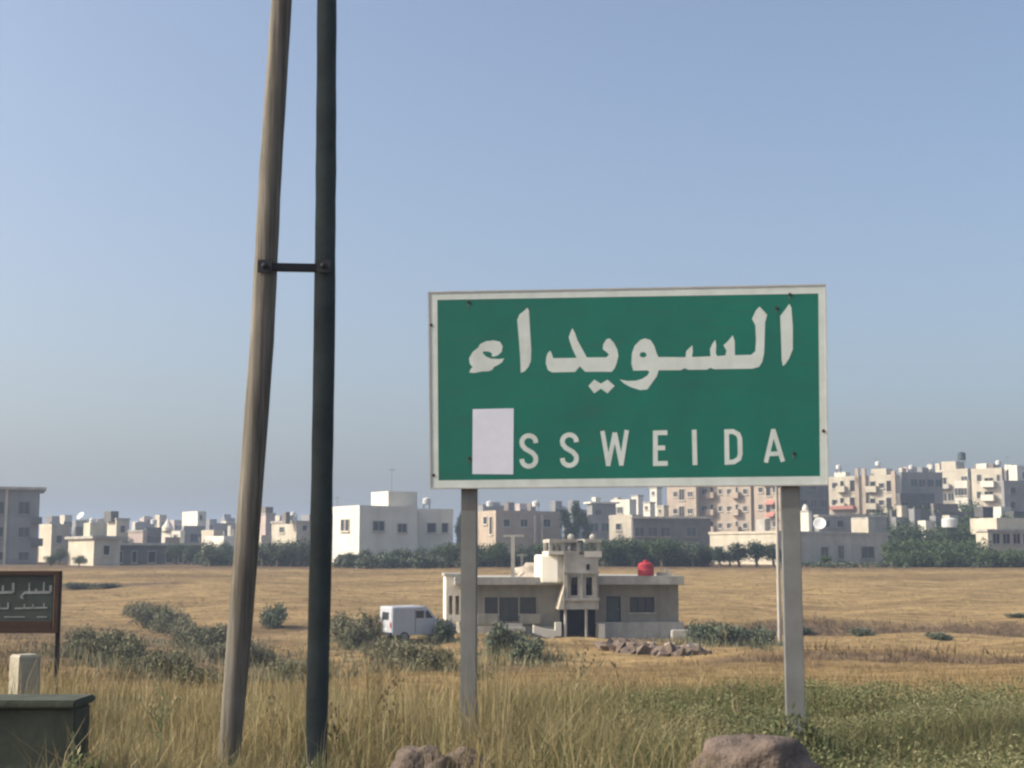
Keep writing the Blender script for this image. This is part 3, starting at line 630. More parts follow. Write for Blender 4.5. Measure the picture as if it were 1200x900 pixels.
wall_with_holes('front_wall', 543, 685, 656, 750, lh, 0, .25, 'house')
rh = [(711, 699, 728, 729), (739, 700, 768, 718)]
wall_with_holes('front_wall', 698, 685, 797, 731, rh, 0, .25, 'house')
MB().box(lx(543), .25, lz(750), lx(543) + .25, 8, lz(685)).build('side_wall', M['house'], HE)
MB().box(lx(797) - .25, .25, lz(752), lx(797), 8, lz(685)).build('side_wall', M['house'], HE)
MB().box(lx(543), 8, lz(752), lx(797), 8.25, lz(685)).build('back_wall', M['house'], HE)
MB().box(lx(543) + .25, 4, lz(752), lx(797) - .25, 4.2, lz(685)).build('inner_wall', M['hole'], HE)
MB().box(lx(532), -.9, lz(685) + .002, lx(657), 8.6, lz(676)).build('roof', M['concrete'], HE, bevel=.02)
MB().box(lx(697), -.9, lz(685) + .002, lx(800), 8.6, lz(675)).build('roof', M['concrete'], HE, bevel=.02)
MB().box(lx(657) + .003, .4, lz(685) + .002, lx(697) - .003, 8.5, lz(677)).build('roof', M['concrete'], HE)
MB().box(lx(698), -.5, lz(754), lx(801), -.003, lz(729)).build('plinth', M['concrete'], HE, bevel=.03)
MB().box(lx(556), -.35, lz(752), lx(650), -.003, lz(734)).build('plinth', M['concrete'], HE, bevel=.03)
# windows and door
def hwin(name, x0, y0, x1, y1, m='pane', bars=1):
    w = MB().ring(lx(x0), lz(y1), lx(x1), lz(y0), .07, .08, .16)
    for k in range(bars):
        x = lx(x0) + (lx(x1) - lx(x0)) * (k + 1) / (bars + 1); w.box(x - .025, .09, lz(y1) + .07, x + .025, .15, lz(y0) - .07)
    o = w.build(name, M['iron'], HE)
    MB().box(lx(x0) + .07, .12, lz(y1) + .07, lx(x1) - .07, .135, lz(y0) - .07).build('pane', M[m], o)
    if name == 'window': MB().box(lx(x0) - .1, -.08, lz(y1) - .08, lx(x1) + .1, -.002, lz(y1)).build('sill', M['concrete'], o)
    return o
hwin('window', *lh[0]); hwin('window', *lh[2]); d = hwin('door', *lh[1], bars=1); d2 = hwin('door', *rh[0], m='shutter', bars=0); hwin('window', *rh[1], bars=2)
MB().box(lx(725), .02, lz(715), lx(726), .08, lz(713)).build('handle', M['galv'], d2)
# steps and low white walls
hbox('step', 583, 730, 610, 734, -1.0, -.352, 'concrete'); hbox('step', 580, 734, 613, 738, -1.4, -.353, 'concrete')
tag(hbox('parapet', 559, 719, 583, 730, -.6, -.36, 'house'))
hbox('parapet', 609, 719, 632, 730, -.6, -.36, 'house')
o = MB().add([(lx(622), -1.5, lz(731)), (lx(634), -1.5, lz(735)), (lx(647), -1.5, lz(737)), (lx(647), -1.5, lz(746)), (lx(634), -1.5, lz(745)), (lx(622), -1.5, lz(740)),
              (lx(622), -1.0, lz(731)), (lx(634), -1.0, lz(735)), (lx(647), -1.0, lz(737)), (lx(647), -1.0, lz(746)), (lx(634), -1.0, lz(745)), (lx(622), -1.0, lz(740))],
             [(5, 4, 3, 2, 1, 0), (6, 7, 8, 9, 10, 11), (0, 1, 7, 6), (1, 2, 8, 7), (2, 3, 9, 8), (3, 4, 10, 9), (4, 5, 11, 10), (5, 0, 6, 11)]).build('garden_parapet', M['white'], HE)
hbox('gate_pillar', 647, 728, 654, 744, -1.5, -1.1, 'white'); hbox('gate_pillar', 698.5, 730, 705, 752, -1.3, -.8, 'white')
# white bay at the left end, lit by the sun
bx0, bx1 = lx(523), lx(543)
t = wall_with_holes('bay_wall', 523, 675, 541, 728, [(526, 698, 530.5, 720), (534, 698, 538.5, 720)], .3, .5, 'white')
MB().box(bx0, .5, lz(728), bx0 + .2, 4.5, lz(675)).build('bay_wall', M['white'], HE)
MB().box(bx0 + .2, 3, lz(728), bx1 - .01, 3.2, lz(676)).build('bay_wall', M['white'], HE)
MB().box(bx0 - .1, .2, lz(675) + .002, bx1 - .02, 4.6, lz(672)).build('bay_roof', M['concrete'], HE)
t.rotation_euler = (0, 0, 0)
# stair tower
TX0, TX1 = 657, 698
wall_with_holes('tower_wall', 657, 650, 697, 713, [(665, 676, 673, 697), (682.5, 676, 690, 697), (683, 661, 687, 668)], -1.6, -1.4, 'concrete')
MB().box(lx(657), -1.4, lz(713), lx(657) + .2, 1.6, lz(650)).build('tower_wall', M['concrete'], HE)
MB().box(lx(697) - .2, -1.4, lz(713), lx(697), 1.6, lz(650)).build('tower_wall', M['concrete'], HE)
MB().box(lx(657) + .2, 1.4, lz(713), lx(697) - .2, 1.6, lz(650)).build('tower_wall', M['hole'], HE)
MB().box(lx(657) + .21, -1.38, lz(713) + .01, lx(697) - .21, 1.38, lz(709)).build('tower_floor', M['concrete'], HE)
# flared lower left skirt of the tower
MB().add([(lx(650), -1.7, lz(713)), (lx(657) - .003, -1.7, lz(713)), (lx(657) - .003, -1.7, lz(686)), (lx(650), .0, lz(713)), (lx(657) - .003, .0, lz(713)), (lx(657) - .003, .0, lz(686))],
         [(0, 1, 2), (5, 4, 3), (0, 2, 5, 3), (0, 3, 4, 1), (1, 4, 5, 2)]).build('tower_skirt', M['cream'], HE)
for x in (660.5, 677.5, 694): hbox('window_rib', x - 1, 672, x + 1, 701, -1.72, -1.603, 'concrete')
hbox('string_course', 656, 700, 698, 703, -1.75, -1.604, 'concrete'); hbox('string_course', 656, 670, 698, 672, -1.75, -1.604, 'concrete')
# white drum beside the tower
MB().lathe([(.02, lz(682)), (1.18, lz(682)), (1.2, lz(680)), (1.2, lz(652)), (1.12, lz(650)), (.02, lz(650))], 8, (lx(650), -.2, 0)).build('drum', M['white'], HE, smooth=False)
# open belvedere: posts and slab
for x in (642, 656.5, 674, 698):
    hbox('post', x - 1.8, 636, x + 1.8, 646, -1.55, -1.3, 'concrete'); hbox('post', x - 1.8, 636, x + 1.8, 646, 1.2, 1.45, 'concrete')
hbox('belvedere_parapet', 639, 646, 656.6, 650, -1.62, 1.6, 'white'); hbox('belvedere_parapet', 656.7, 646, 675, 649.9, -1.62, 1.6, 'concrete')
hbox('belvedere_parapet', 681, 646, 701, 653, -1.66, 1.6, 'white')
hbox('roof_slab', 640, 632, 673, 636, -1.7, 1.7, 'concrete'); hbox('roof_slab', 681, 632, 701, 636, -1.7, 1.7, 'concrete')
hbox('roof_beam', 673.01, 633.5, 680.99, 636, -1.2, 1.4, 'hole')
for x in (668, 694): MB().lathe([(.18, 0), (.22, .15), (.1, .3)], 8, (lx(x), -.6, lz(632))).build('finial', M['concrete'], HE)
# dark recess under the tower with little columns
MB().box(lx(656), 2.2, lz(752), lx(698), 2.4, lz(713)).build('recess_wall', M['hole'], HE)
for x in (659, 683): MB().tube([(lx(x), -1.4, lz(752)), (lx(x), -1.4, lz(713))], [.09, .09], 10).build('column', M['concrete'], HE)
# gravel heap by the drum
def rock_mesh(name, m, seed, rx, ry, rz, n=3, jag=.18):
    import bmesh
    bm = bmesh.new(); bmesh.ops.create_icosphere(bm, subdivisions=n, radius=1)
    from mathutils import noise as mn
    for v in bm.verts:
        d = v.co.normalized(); k = 1 + jag * mn.noise(d * 1.6 + Vector((seed, 0, 0))) * 2 + jag * .5 * mn.noise(d * 4 + Vector((0, seed, 0))) + jag * .2 * mn.noise(d * 11 + Vector((0, seed, 3)))
        v.co = Vector((d.x * rx * k, d.y * ry * k, max(d.z, -.6) * rz * k))
    me = bpy.data.meshes.new(name); bm.to_mesh(me); bm.free(); me.materials.append(m); me.polygons.foreach_set('use_smooth', [True] * len(me.polygons)); return me
o = link('rubble_heap', rock_mesh('rubble_heap', M['palestone'], 3, 1.6, 1.2, .75, 3, .25)); o.location = (hx(632), HY + 1.2, hzp(675) + .05); tag(o, 'low heap of pale rubble on the house roof left of the white drum', 'rubble heap')
# T-shaped roof mast
e = tag(empty('roof_mast', (hx(601), HY + .5, hzp(676))), 'tall T-shaped pale concrete mast on the left roof of the unfinished house', 'mast')
h = hzp(629) - hzp(676); MB().box(-.11, -.1, 0, .11, .1, h).build('shaft', M['concrete'], e); MB().box(-.55, -.09, h, .65, .09, h + .12).build('crossbar', M['concrete'], e)
e = tag(empty('roof_mast', (hx(612), HY + 2.5, hzp(676))), 'short thin post behind the T-shaped mast on the house roof', 'mast')
MB().box(-.07, -.07, 0, .07, .07, 1.35).build('shaft', M['galv'], e); MB().box(-.3, -.05, 1.2, .3, .05, 1.3).build('crossbar', M['galv'], e)
# red tank
e = tag(empty('water_tank', (hx(758.5), HY + .7, hzp(675))), 'bright red round water tank on the right roof of the unfinished house', 'water tank')
MB().lathe([(.44, .0), (.47, .03), (.47, .28), (.485, .30), (.485, .34), (.46, .36), (.45, .66), (.38, .74), (.2, .80), (.16, .80)], 30).build('tank_body', M['redtank'], e)
MB().lathe([(.15, .80), (.15, .90), (.05, .92)], 14).build('lid', M['redtank'], e)
e = tag(empty('block_pile', (hx(781), HY + 1, hzp(675))), 'small pile of pale blocks on the roof right of the red tank', 'blocks')
for x, z in ((-.3, 0), (0, 0), (.35, 0), (.2, .22)): MB().box(x - .16, -.1, z, x + .14, .1, z + .2).build('block', M['palestone'], e)
# rubble line before the house
rocks = [rock_mesh('stone', M['rubble'], s, .30, .26, .24, 2, .5) for s in range(4)]; rocksP = [rock_mesh('stone', M['palestone'], s + 9, .2, .18, .16, 2, .5) for s in range(3)]
for me_ in rocks + rocksP: me_.polygons.foreach_set('use_smooth', [False] * len(me_.polygons))
ordn = ['leftmost'] + ['%s from the left' % w for w in ('second', 'third', 'fourth', 'fifth', 'sixth', 'seventh', 'eighth', 'ninth', 'tenth', 'eleventh', 'twelfth', 'thirteenth', 'fourteenth', 'fifteenth', 'sixteenth', 'seventeenth', 'eighteenth', 'nineteenth', 'twentieth', 'twenty-first', 'twenty-second', 'twenty-third')]
rl = sorted([(709, 760, 0), (716, 763, 0), (722, 757, 0), (724, 765, 0), (733, 762, 0), (739, 758, 0), (742, 766, 0), (748, 761, 0), (755, 767, 0), (762, 756, 1), (764, 763, 0), (771, 769, 0), (777, 764, 0), (784, 770, 0), (786, 757, 1), (791, 765, 0), (798, 770, 0), (801, 763, 1), (808, 768, 0), (815, 762, 1), (820, 767, 0)])
kd = kp_ = 0
for k, (px, py, pale) in enumerate(rl):
    p = G(px, py); o = link('stone', (rocksP[k % 3] if pale else rocks[k % 4])); o.location = p + Vector((0, 0, .03)); sc = random.uniform(.8, 1.5); o.rotation_euler = (random.uniform(-.3, .3), random.uniform(-.3, .3), random.random() * 6); o.scale = (sc, sc, sc * random.uniform(.8, 1.2))
    if pale: tag(o, 'pale rubble stone by the house, %s of the pale ones' % ordn[kp_], 'stone', 'stones of the rubble line'); kp_ += 1
    else: tag(o, 'dark brown rubble stone by the house, %s of the dark ones' % ordn[kd], 'stone', 'stones of the rubble line'); kd += 1
# low concrete slab lying right of the house
p = onground(806, 80, 745); e = tag(MB().box(-.9, -.5, -.2, .9, .5, .55).build('trough', M['concrete'], bevel=.05), 'low blue-grey concrete trough at the right corner of the unfinished house', 'trough'); e.location = p

# ------------------------------------------------------------------ van
def van():
    p = onground(459, 70.5, 740); e = tag(empty('van', p, radians(28)), 'small boxy white van with sunlit rear parked in the shrubs left of the house', 'van')
    L, Wd = 3.5, 1.55
    prof = [(0, .38), (0, 1.1), (.01, 1.70), (.06, 1.77), (1.75, 1.79), (1.95, 1.72), (2.45, 1.12), (3.3, .98), (3.48, .86), (3.5, .38)]
    b = MB(); n = len(prof)
    rows = []
    for y, sh in ((0, .06), (.06, 0), (Wd - .06, 0), (Wd, .06)):
        rows.append([(x + (sh if x < 1 else -sh), y, z - (sh if z > 1 else -sh * .3)) for x, z in prof])
    vs = [v for r in rows for v in r]; fs = [tuple(range(n))[::-1] and tuple(range(n)), tuple(3 * n + k for k in range(n))[::-1]]
    for r in range(3):
        for k in range(n): k2 = (k + 1) % n; fs.append((r * n + k, (r + 1) * n + k, (r + 1) * n + k2, r * n + k2))
    b.add(vs, fs).build('body', M['vanpaint'], e)
    MB().box(-.012, .38, 1.12, .01, Wd - .38, 1.5).build('rear_window', M['pane'], e)
    def side(name, pts, m, y0, y1): return MB().prism(pts, y0, y1).build(name, M[m], e)
    for y0, y1 in ((-.012, .01), (Wd - .01, Wd + .012)):
        side('side_window', [(1.3, 1.2), (1.72, 1.2), (1.72, 1.56), (1.3, 1.56)], 'pane', y0, y1)
        side('side_window', [(1.82, 1.2), (2.22, 1.2), (1.95, 1.55), (1.82, 1.56)], 'pane', y0, y1)
        side('door_seam', [(1.255, .5), (1.27, .5), (1.27, 1.6), (1.255, 1.6)], 'hole', y0, y1)
    MB().add([(1.99, .2, 1.66), (2.44, .15, 1.15), (2.44, Wd - .15, 1.15), (1.99, Wd - .2, 1.66)], [(0, 1, 2, 3)]).build('windscreen', M['pane'], e).location.x = .025
    for x in (.68, 2.8):
        for y in (.08, Wd - .08):
            w = MB(); w.lathe([(.02, -.09), (.22, -.09), (.29, -.06), (.30, 0), (.29, .06), (.22, .09), (.02, .09)], 20); o = w.build('wheel', M['rubber'], e); o.rotation_euler = (pi / 2, 0, 0); o.location = (x, y, .3)
            s = MB().lathe([(.02, .05), (.17, .05), (.18, .095), (.1, .1), (.02, .1)], 16).build('rim', M['galv'], o); s.rotation_euler = (0, 0, 0)
            if y < 1: s.rotation_euler = (0, 0, 0)
            else: s.rotation_euler = (pi, 0, 0)
    for y in (.06, Wd - .2): MB().box(-.02, y, .75, .02, y + .14, 1.0).build('tail_light', M['redlight'], e)
    MB().box(-.09, .03, .38, .02, Wd - .03, .52).build('bumper', M['iron'], e)
    MB().box(-.025, .5, .6, -.003, 1.05, .73).build('number_plate', M['tankw'], e)
    MB().box(3.46, .03, .38, 3.56, Wd - .03, .52).build('bumper', M['iron'], e)
van()
# thin poles
p = onground(914, 72, 757); p = G(914, 757); e = tag(empty('utility_pole', p), 'thin pale pole standing in the field just left of the right sign post', 'pole')
hh = P(914, 560, p.y).z - p.z
MB().tube([(0, 0, -.3), (0, 0, hh)], [.11, .07], 10).build('shaft', M['concrete'], e); MB().box(-.6, -.04, hh - .5, .6, .04, hh - .4).build('crossarm', M['galv'], e)

# ------------------------------------------------------------------ A-frame pole
Y0 = 9.8
lb = P(268, 893, Y0); x0 = lb.x
def inplane(px, py):
    d = ray(px, py); k = d.x / d.y; T = tan(SUN_BACK)
    X = k * (Y0 + T * x0) / (1 + k * T); Y = Y0 - T * (X - x0); t = Y / d.y
    return Vector((X, Y, CAMZ + d.z * t))
AE = tag(empty('utility_pole', (lb.x, lb.y, hz(lb.x, lb.y))), 'A-shaped utility pole of one weathered wooden leg and one dark leg joined by a crossbar', 'utility pole')
def polepts(pixs):
    ps = [inplane(*q) for q in pixs]; d0 = (ps[0] - ps[1]).normalized(); return [ps[0] + d0 * .8] + ps
Lp = polepts([(268, 893), (289, 640), (307, 400), (317, 200), (330, 0), (338, -160)])
dd = (Lp[-1] - Lp[-2]).normalized()
Lp2 = Lp + [Lp[-1] + dd * 2.4]
def sub(pts, rads, k=6):
    P2, R2 = [], []
    for i in range(len(pts) - 1):
        for j in range(k):
            f = j / k; P2.append(pts[i].lerp(pts[i + 1], f)); R2.append(rads[i] + (rads[i + 1] - rads[i]) * f + random.uniform(-.002, .002))
    P2.append(pts[-1]); R2.append(rads[-1]); return P2, R2
def radii(pts, ws, pys):  # widths in px at given points
    return [w / 2 * p.y / F_PX for p, w in zip(pts, ws)]
loc = AE.location
pp, rr = sub([q - loc for q in Lp2], radii(Lp2, [26, 26, 28.5, 28, 27, 25, 24, 21], 0)); MB().tube(pp, rr, 28).build('pole_leg', M['wood'], AE, smooth=True)['label'] = 'weathered wooden leg leaning right'
Rp = polepts([(370, 900), (376, 640), (380, 400), (382, 200), (383, 0), (383.3, -160)]); Rp2 = Rp + [Rp[-1] + (Rp[-1] - Rp[-2]).normalized() * 2.4]
pp, rr = sub([q - loc for q in Rp2], radii(Rp2, [25, 25, 25.5, 25, 24.5, 23.5, 23, 20], 0)); MB().tube(pp, rr, 28).build('pole_leg', M['dark_leg'], AE, smooth=True)['label'] = 'dark upright leg in shade'
a, bb = inplane(310, 315) - loc, inplane(382, 315) - loc
def beam(name, a, b, w, h, m, par):
    d = (b - a); L = d.length; o = MB().box(0, -w / 2, -h / 2, L, w / 2, h / 2).build(name, M[m], par, bevel=.004); o.location = a; o.rotation_euler = d.to_track_quat('X', 'Z').to_euler(); return o
beam('crossbar', a + Vector((0, -.06, 0)), bb + Vector((0, -.02, 0)), .05, .055, 'iron', AE)
for k, (px, py) in enumerate(((313, 315), (381, 315))):
    q = inplane(px, py) - loc; MB().box(-.05, -.098, -.045, .05, -.085, .045).build('bracket', M['iron'], AE).location = q; o = MB().lathe([(.018, 0), (.018, .03), (.008, .035)], 8).build('bolt', M['iron'], AE); o.location = q + Vector((.0, -.095, 0)); o.rotation_euler = (pi / 2, 0, 0)

# ------------------------------------------------------------------ the road sign
SY = 10.6; STH = radians(-4.5)
sc0 = P(735, 450, SY); SO = Vector((sc0.x, sc0.y, 0)); SO.z = hz(SO.x, SO.y)
SE = tag(empty('road_sign', SO, STH), 'large green town-name sign in Arabic and Latin letters on two grey posts', 'road sign')
sn = Matrix.Rotation(STH, 3, 'Z') @ Vector((0, -1, 0)); sinv = Matrix.Rotation(-STH, 3, 'Z')
def sg(px, py, off=0):
    "pixel -> (x, z) on the sign plane"
    d = ray(px, py); c = Vector((0, 0, CAMZ)); q = SO + sn * off; t = (q - c).dot(sn) / d.dot(sn); l = sinv @ (c + d * t - SO); return l.x, l.z
outer = [sg(*q) for q in ((501.5, 342), (968, 333), (971, 569), (504, 573))]
inner = [sg(*q) for q in ((512.5, 351.5), (959, 344), (961, 558), (514, 563))]
mid = [(o[0] * .85 + i[0] * .15, o[1] * .85 + i[1] * .15) for o, i in zip(outer, inner)]
MB().prism(outer[::-1], .002, .035).build('backing_plate', M['rim'], SE)
MB().prism([(x, z) for x, z in inner][::-1], -.0005, .0015).build('green_field', M['signgreen'], SE)
# border: four strips with real edges
for k in range(4):
    a, b2 = mid[k], mid[(k + 1) % 4]; c, d = inner[(k + 1) % 4], inner[k]
    MB().prism([a, b2, c, d][::-1], -.0015, .0018).build('border_strip', M['signwhite'], SE)
for k in range(4):
    a, b2 = outer[k], outer[(k + 1) % 4]; c, d = mid[(k + 1) % 4], mid[k]
    MB().prism([a, b2, c, d][::-1], -.006, .0019).build('rim_strip', M['rim'], SE)
# posts
def post(px, w):
    x, z = sg(px, 650, -.06); wm = w * SY / F_PX
    MB().box(x - wm / 2, .04, -.4, x + wm / 2, .04 + .09, sg(px, 350, -.06)[1]).build('post', M['galv'], SE, bevel=.004)
post(549.5, 18.5); post(928, 21)
for py in (395, 520):
    z = sg(735, py)[1]; MB().box(sg(520, py)[0], .0355, z - .03, sg(955, py)[0], .0395, z + .03).build('stiffener', M['galv'], SE)
r6 = lambda q: sg(530 + q[0] * .18333, 340 + q[1] * .18333)
r7 = lambda q: sg(720 + q[0] * .21667, 340 + q[1] * .21667)
LETTER_Y = (-.0013, -.0006)
def glyph(pts, f, label): MB().prism([f(q) for q in pts], *LETTER_Y).build('arabic_letter', M['signwhite'], SE)['label'] = label
def ccw(pts): return pts
glyph([(480, 112), (490, 130), (497, 250), (505, 385), (503, 450), (488, 490), (462, 520), (438, 528), (435, 440), (425, 300), (415, 190), (430, 155), (460, 132)], r6, 'second alef stroke')
glyph([(108, 526), (118, 505), (130, 492), (112, 470), (108, 435), (130, 395), (165, 368), (178, 345), (215, 327), (265, 321), (305, 330), (322, 358), (316, 395), (290, 418), (262, 426), (250, 420), (255, 405), (235, 394), (205, 391), (192, 398), (215, 425), (250, 438), (300, 440), (332, 436), (318, 462), (290, 480), (268, 490), (255, 510), (230, 519), (190, 520), (140, 530)], r6, 'hamza')
glyph([(598, 470), (600, 435), (608, 405), (626, 386), (637, 408), (645, 435), (795, 433), (770, 380), (752, 330), (745, 300), (757, 265), (768, 243), (785, 275), (800, 320), (830, 375), (860, 430), (985, 430), (1002, 412), (985, 395), (962, 378), (965, 345), (985, 315), (1005, 308), (1032, 335), (1055, 380), (1062, 420), (1050, 470), (1038, 500), (1020, 522), (850, 522), (828, 500), (815, 487), (800, 505), (785, 523), (640, 526), (612, 512)], r6, 'joined yeh and dal')
glyph([(870, 612), (908, 572), (950, 598), (992, 572), (1038, 612), (992, 660), (950, 630), (908, 660)], r6, 'pair of dots')
hd_ = [(239, 433), (238, 362), (230, 345), (215, 300), (195, 270), (165, 261), (140, 270), (110, 300), (95, 340), (92, 400), (102, 436), (178, 434)]
gb = MB()
def hole_pt(q): a = math.atan2(q[1] - 352, q[0] - 155); return (155 + 19 * cos(a), 350 + 15 * sin(a))
for k in range(len(hd_)):
    a_, b_ = hd_[k], hd_[(k + 1) % len(hd_)]; gb.prism([r7(q) for q in (a_, b_, hole_pt(b_), hole_pt(a_))], *LETTER_Y)
gb.prism([r7(q) for q in [(178, 434), (239, 433), (230, 465), (205, 500), (178, 537), (140, 541), (90, 525), (55, 507), (28, 484), (70, 491), (115, 490), (150, 480), (178, 462), (190, 442)]], *LETTER_Y)
gb.prism([r7(q) for q in [(745, 425), (540, 428), (520, 420), (500, 430), (400, 431), (380, 422), (360, 433), (239, 433), (238, 362), (385, 363), (388, 330), (405, 313), (422, 298), (424, 330), (420, 362), (520, 358), (517, 320), (530, 290), (546, 268), (551, 300), (548, 340), (556, 357), (600, 353), (606, 328), (590, 298), (612, 278), (640, 244), (650, 275), (652, 352), (740, 350), (762, 330), (766, 270), (762, 190), (744, 155), (765, 110), (785, 89), (800, 105), (826, 133), (815, 175), (812, 280), (810, 340), (800, 388), (782, 415)]], *LETTER_Y)
gb.build('arabic_letter', M['signwhite'], SE)['label'] = 'joined lam, seen and waw'
glyph([(946, 74), (957, 95), (965, 200), (965, 320), (945, 370), (925, 400), (911, 411), (905, 380), (902, 280), (897, 140), (920, 110)], r7, 'first alef stroke')
# latin letters as flat strokes
def strokes(label, polys, w=5.6):
    b = MB()
    for closed, pts in polys:
        n = len(pts); L_, R_ = [], []
        for i, p in enumerate(pts):
            a = pts[i - 1] if (i or closed) else None; c = pts[(i + 1) % n] if (i < n - 1 or closed) else None
            def nd(s, t): d = math.hypot(t[0] - s[0], t[1] - s[1]); return ((t[0] - s[0]) / d, (t[1] - s[1]) / d)
            d1 = nd(a, p) if a else nd(p, c); d2 = nd(p, c) if c else d1
            nx_, ny_ = -(d1[1] + d2[1]), d1[0] + d2[0]; l = math.hypot(nx_, ny_) or 1; nx_ /= l; ny_ /= l
            k = w / 2 / max(.45, nx_ * -d1[1] + ny_ * d1[0])
            L_.append((p[0] + nx_ * k, p[1] + ny_ * k)); R_.append((p[0] - nx_ * k, p[1] - ny_ * k))
        li = polys.index((closed, pts))
        for i in range(n if closed else n - 1):
            j = (i + 1) % n; b.prism([sg(*q) for q in (L_[i], L_[j], R_[j], R_[i])], LETTER_Y[0] - .0003 * li, LETTER_Y[1])
    b.build('letter', M['signwhite'], SE)['label'] = label
def S_(x0, y0, w, h):
    r = w / 2; pts = []
    pts += [(x0 + w, y0 + h * .24)]
    for k in range(0, 9): a = radians(-20 - k * 20); pts.append((x0 + r + r * cos(a), y0 + r * .95 + r * .95 * sin(a)))
    pts += [(x0 + w * .05, y0 + h * .32), (x0 + w * .25, y0 + h * .43), (x0 + w * .75, y0 + h * .56), (x0 + w * .97, y0 + h * .68)]
    for k in range(0, 9): a = radians(0 + k * 20); pts.append((x0 + r + r * cos(a), y0 + h - r * .95 + r * .95 * sin(a)))
    pts += [(x0, y0 + h * .76)]
    return [(False, pts)]
strokes('letter S nearest the paper', S_(611.5, 510.5, 16.5, 36)); strokes('second letter S', S_(659, 509.5, 16.5, 36))
strokes('letter W', [(False, [(706, 505), (713, 546)]), (False, [(712.5, 546), (720.5, 507)]), (False, [(720.5, 507), (728.5, 545.5)]), (False, [(728, 545.5), (734.5, 504)])], 5.2)
strokes('letter E', [(False, [(782, 507), (768, 507.3), (768, 543.3), (782.5, 543)]), (False, [(768, 525), (779.5, 524.8)])])
strokes('letter I', [(False, [(813.5, 503.5), (814.5, 545)])])
strokes('letter D', [(True, [(851.5, 506), (859, 505.7), (865, 509), (867, 514), (867.5, 532), (866, 537.5), (860, 541.3), (852, 541.8)])])
strokes('letter A', [(False, [(897.5, 542), (906.5, 503)]), (False, [(906, 503), (917.5, 541)]), (False, [(900.5, 532), (914.5, 531.5)])], 5.2)
# pasted paper, slightly buckled
pc = [sg(*q) for q in ((554, 479.5), (602, 478.5), (601.5, 556), (553.5, 555.5))]
b = MB(); n = 8; vs = []
for j in range(n + 1):
    for i in range(n + 1):
        s, t = i / n, j / n
        x = (pc[0][0] * (1 - s) + pc[1][0] * s) * (1 - t) + (pc[3][0] * (1 - s) + pc[2][0] * s) * t; z = (pc[0][1] * (1 - s) + pc[1][1] * s) * (1 - t) + (pc[3][1] * (1 - s) + pc[2][1] * s) * t
        vs.append((x, -.0022 - .0003 * sin(s * 5 + t * 4) - .0002 * sin(t * 11 + s), z))
b.add(vs, [(j * (n + 1) + i, j * (n + 1) + i + 1, (j + 1) * (n + 1) + i + 1, (j + 1) * (n + 1) + i) for j in range(n) for i in range(n)])
o = b.build('paper_patch', M['paper'], SE); o['label'] = 'blank white paper pasted over the first letter'
sm = o.modifiers.new('thick', 'SOLIDIFY'); sm.thickness = .0004; sm.offset = 1
for px, py in ((549, 354), (925.5, 345), (930, 531), (550, 537), (505, 381), (965, 505), (910, 361), (508, 557)):
    x, z = sg(px, py); o = MB().lathe([(.013, 0), (.013, .003), (.006, .005)], 8).build('bolt', M['bolt'], SE); o.location = (x, -.002, z); o.rotation_euler = (pi / 2, 0, 0)

M['rust'] = mat('rust_run', (.16, .13, .09), rough=.9, scale=30, var=.4)
for px, py, l in ((549, 354, 9), (925.5, 345, 7), (930, 531, 8), (550, 537, 8), (910, 361, 6)):
    a_, b_ = sg(px - .9, py + 2), sg(px + .9, py + 2); c_ = sg(px + random.uniform(-.5, .5), py + 2 + l)
    MB().prism([a_, b_, c_], -.0019, -.0006).build('rust_run', M['rust'], SE)
# ------------------------------------------------------------------ small left sign board, marker stone, wall
LY = 16.0
def lsg(px, py): p = P(px, py, LY); return p.x, p.z
q0 = P(60, 700, LY); z0 = hz(q0.x, LY)
LE = tag(empty('notice_board', (q0.x, LY, z0)), 'weathered dark notice board with faded Arabic lines at the left edge', 'sign board')
def LX(px): return lsg(px, 700)[0] - q0.x
def LZ(py): return lsg(60, py)[1] - z0
MB().box(LX(-75), 0, LZ(739), LX(62), .03, LZ(673)).build('board', M['board'], LE)
MB().ring(LX(-80), LZ(742), LX(69), LZ(669), .045, -.03, .05).build('frame', M['brownframe'], LE)
MB().box(LX(-74), -.012, LZ(739) + .01, LX(62), -.001, LZ(728)).build('lower_band', M['brownframe'], LE)
for px in (67, -78): MB().box(LX(px) - .022, .052, -.4, LX(px) + .022, .09, LZ(669)).build('post', M['iron'], LE)
def lstroke(pts, w, name='lettering'):
    b = MB()
    for (x0, y0), (x1, y1) in zip(pts[:-1], pts[1:]):
        dx, dy = x1 - x0, y1 - y0; l = math.hypot(dx, dy); nx_, ny_ = -dy / l * w / 2, dx / l * w / 2
        b.prism([(LX(a), LZ(c)) for a, c in ((x0 + nx_, y0 + ny_), (x1 + nx_, y1 + ny_), (x1 - nx_, y1 - ny_), (x0 - nx_, y0 - ny_))], -.004, -.0006)
    b.build(name, M['faded'], LE)
lstroke([(59, 686), (59, 694), (29, 694.5)], 3); lstroke([(51, 682), (51, 693)], 1.8); lstroke([(34, 683), (34, 693)], 2); lstroke([(29, 694), (24, 700), (28, 701)], 2)
lstroke([(42, 690), (42, 693)], 2); lstroke([(15, 683), (15, 694), (-30, 695)], 3); lstroke([(3, 686), (3, 694)], 2); lstroke([(-12, 684), (-12, 694)], 2)
lstroke([(56, 712), (18, 713)], 1.8); lstroke([(52, 707), (52, 712)], 1.4); lstroke([(39, 708), (39, 713)], 1.4); lstroke([(29, 708), (29, 713)], 1.4); lstroke([(10, 706), (10, 713), (-30, 713)], 1.8); lstroke([(0, 709), (0, 713)], 1.4)
lstroke([(44, 723), (56, 723)], 1.2); lstroke([(6, 723), (30, 723)], 1.2)
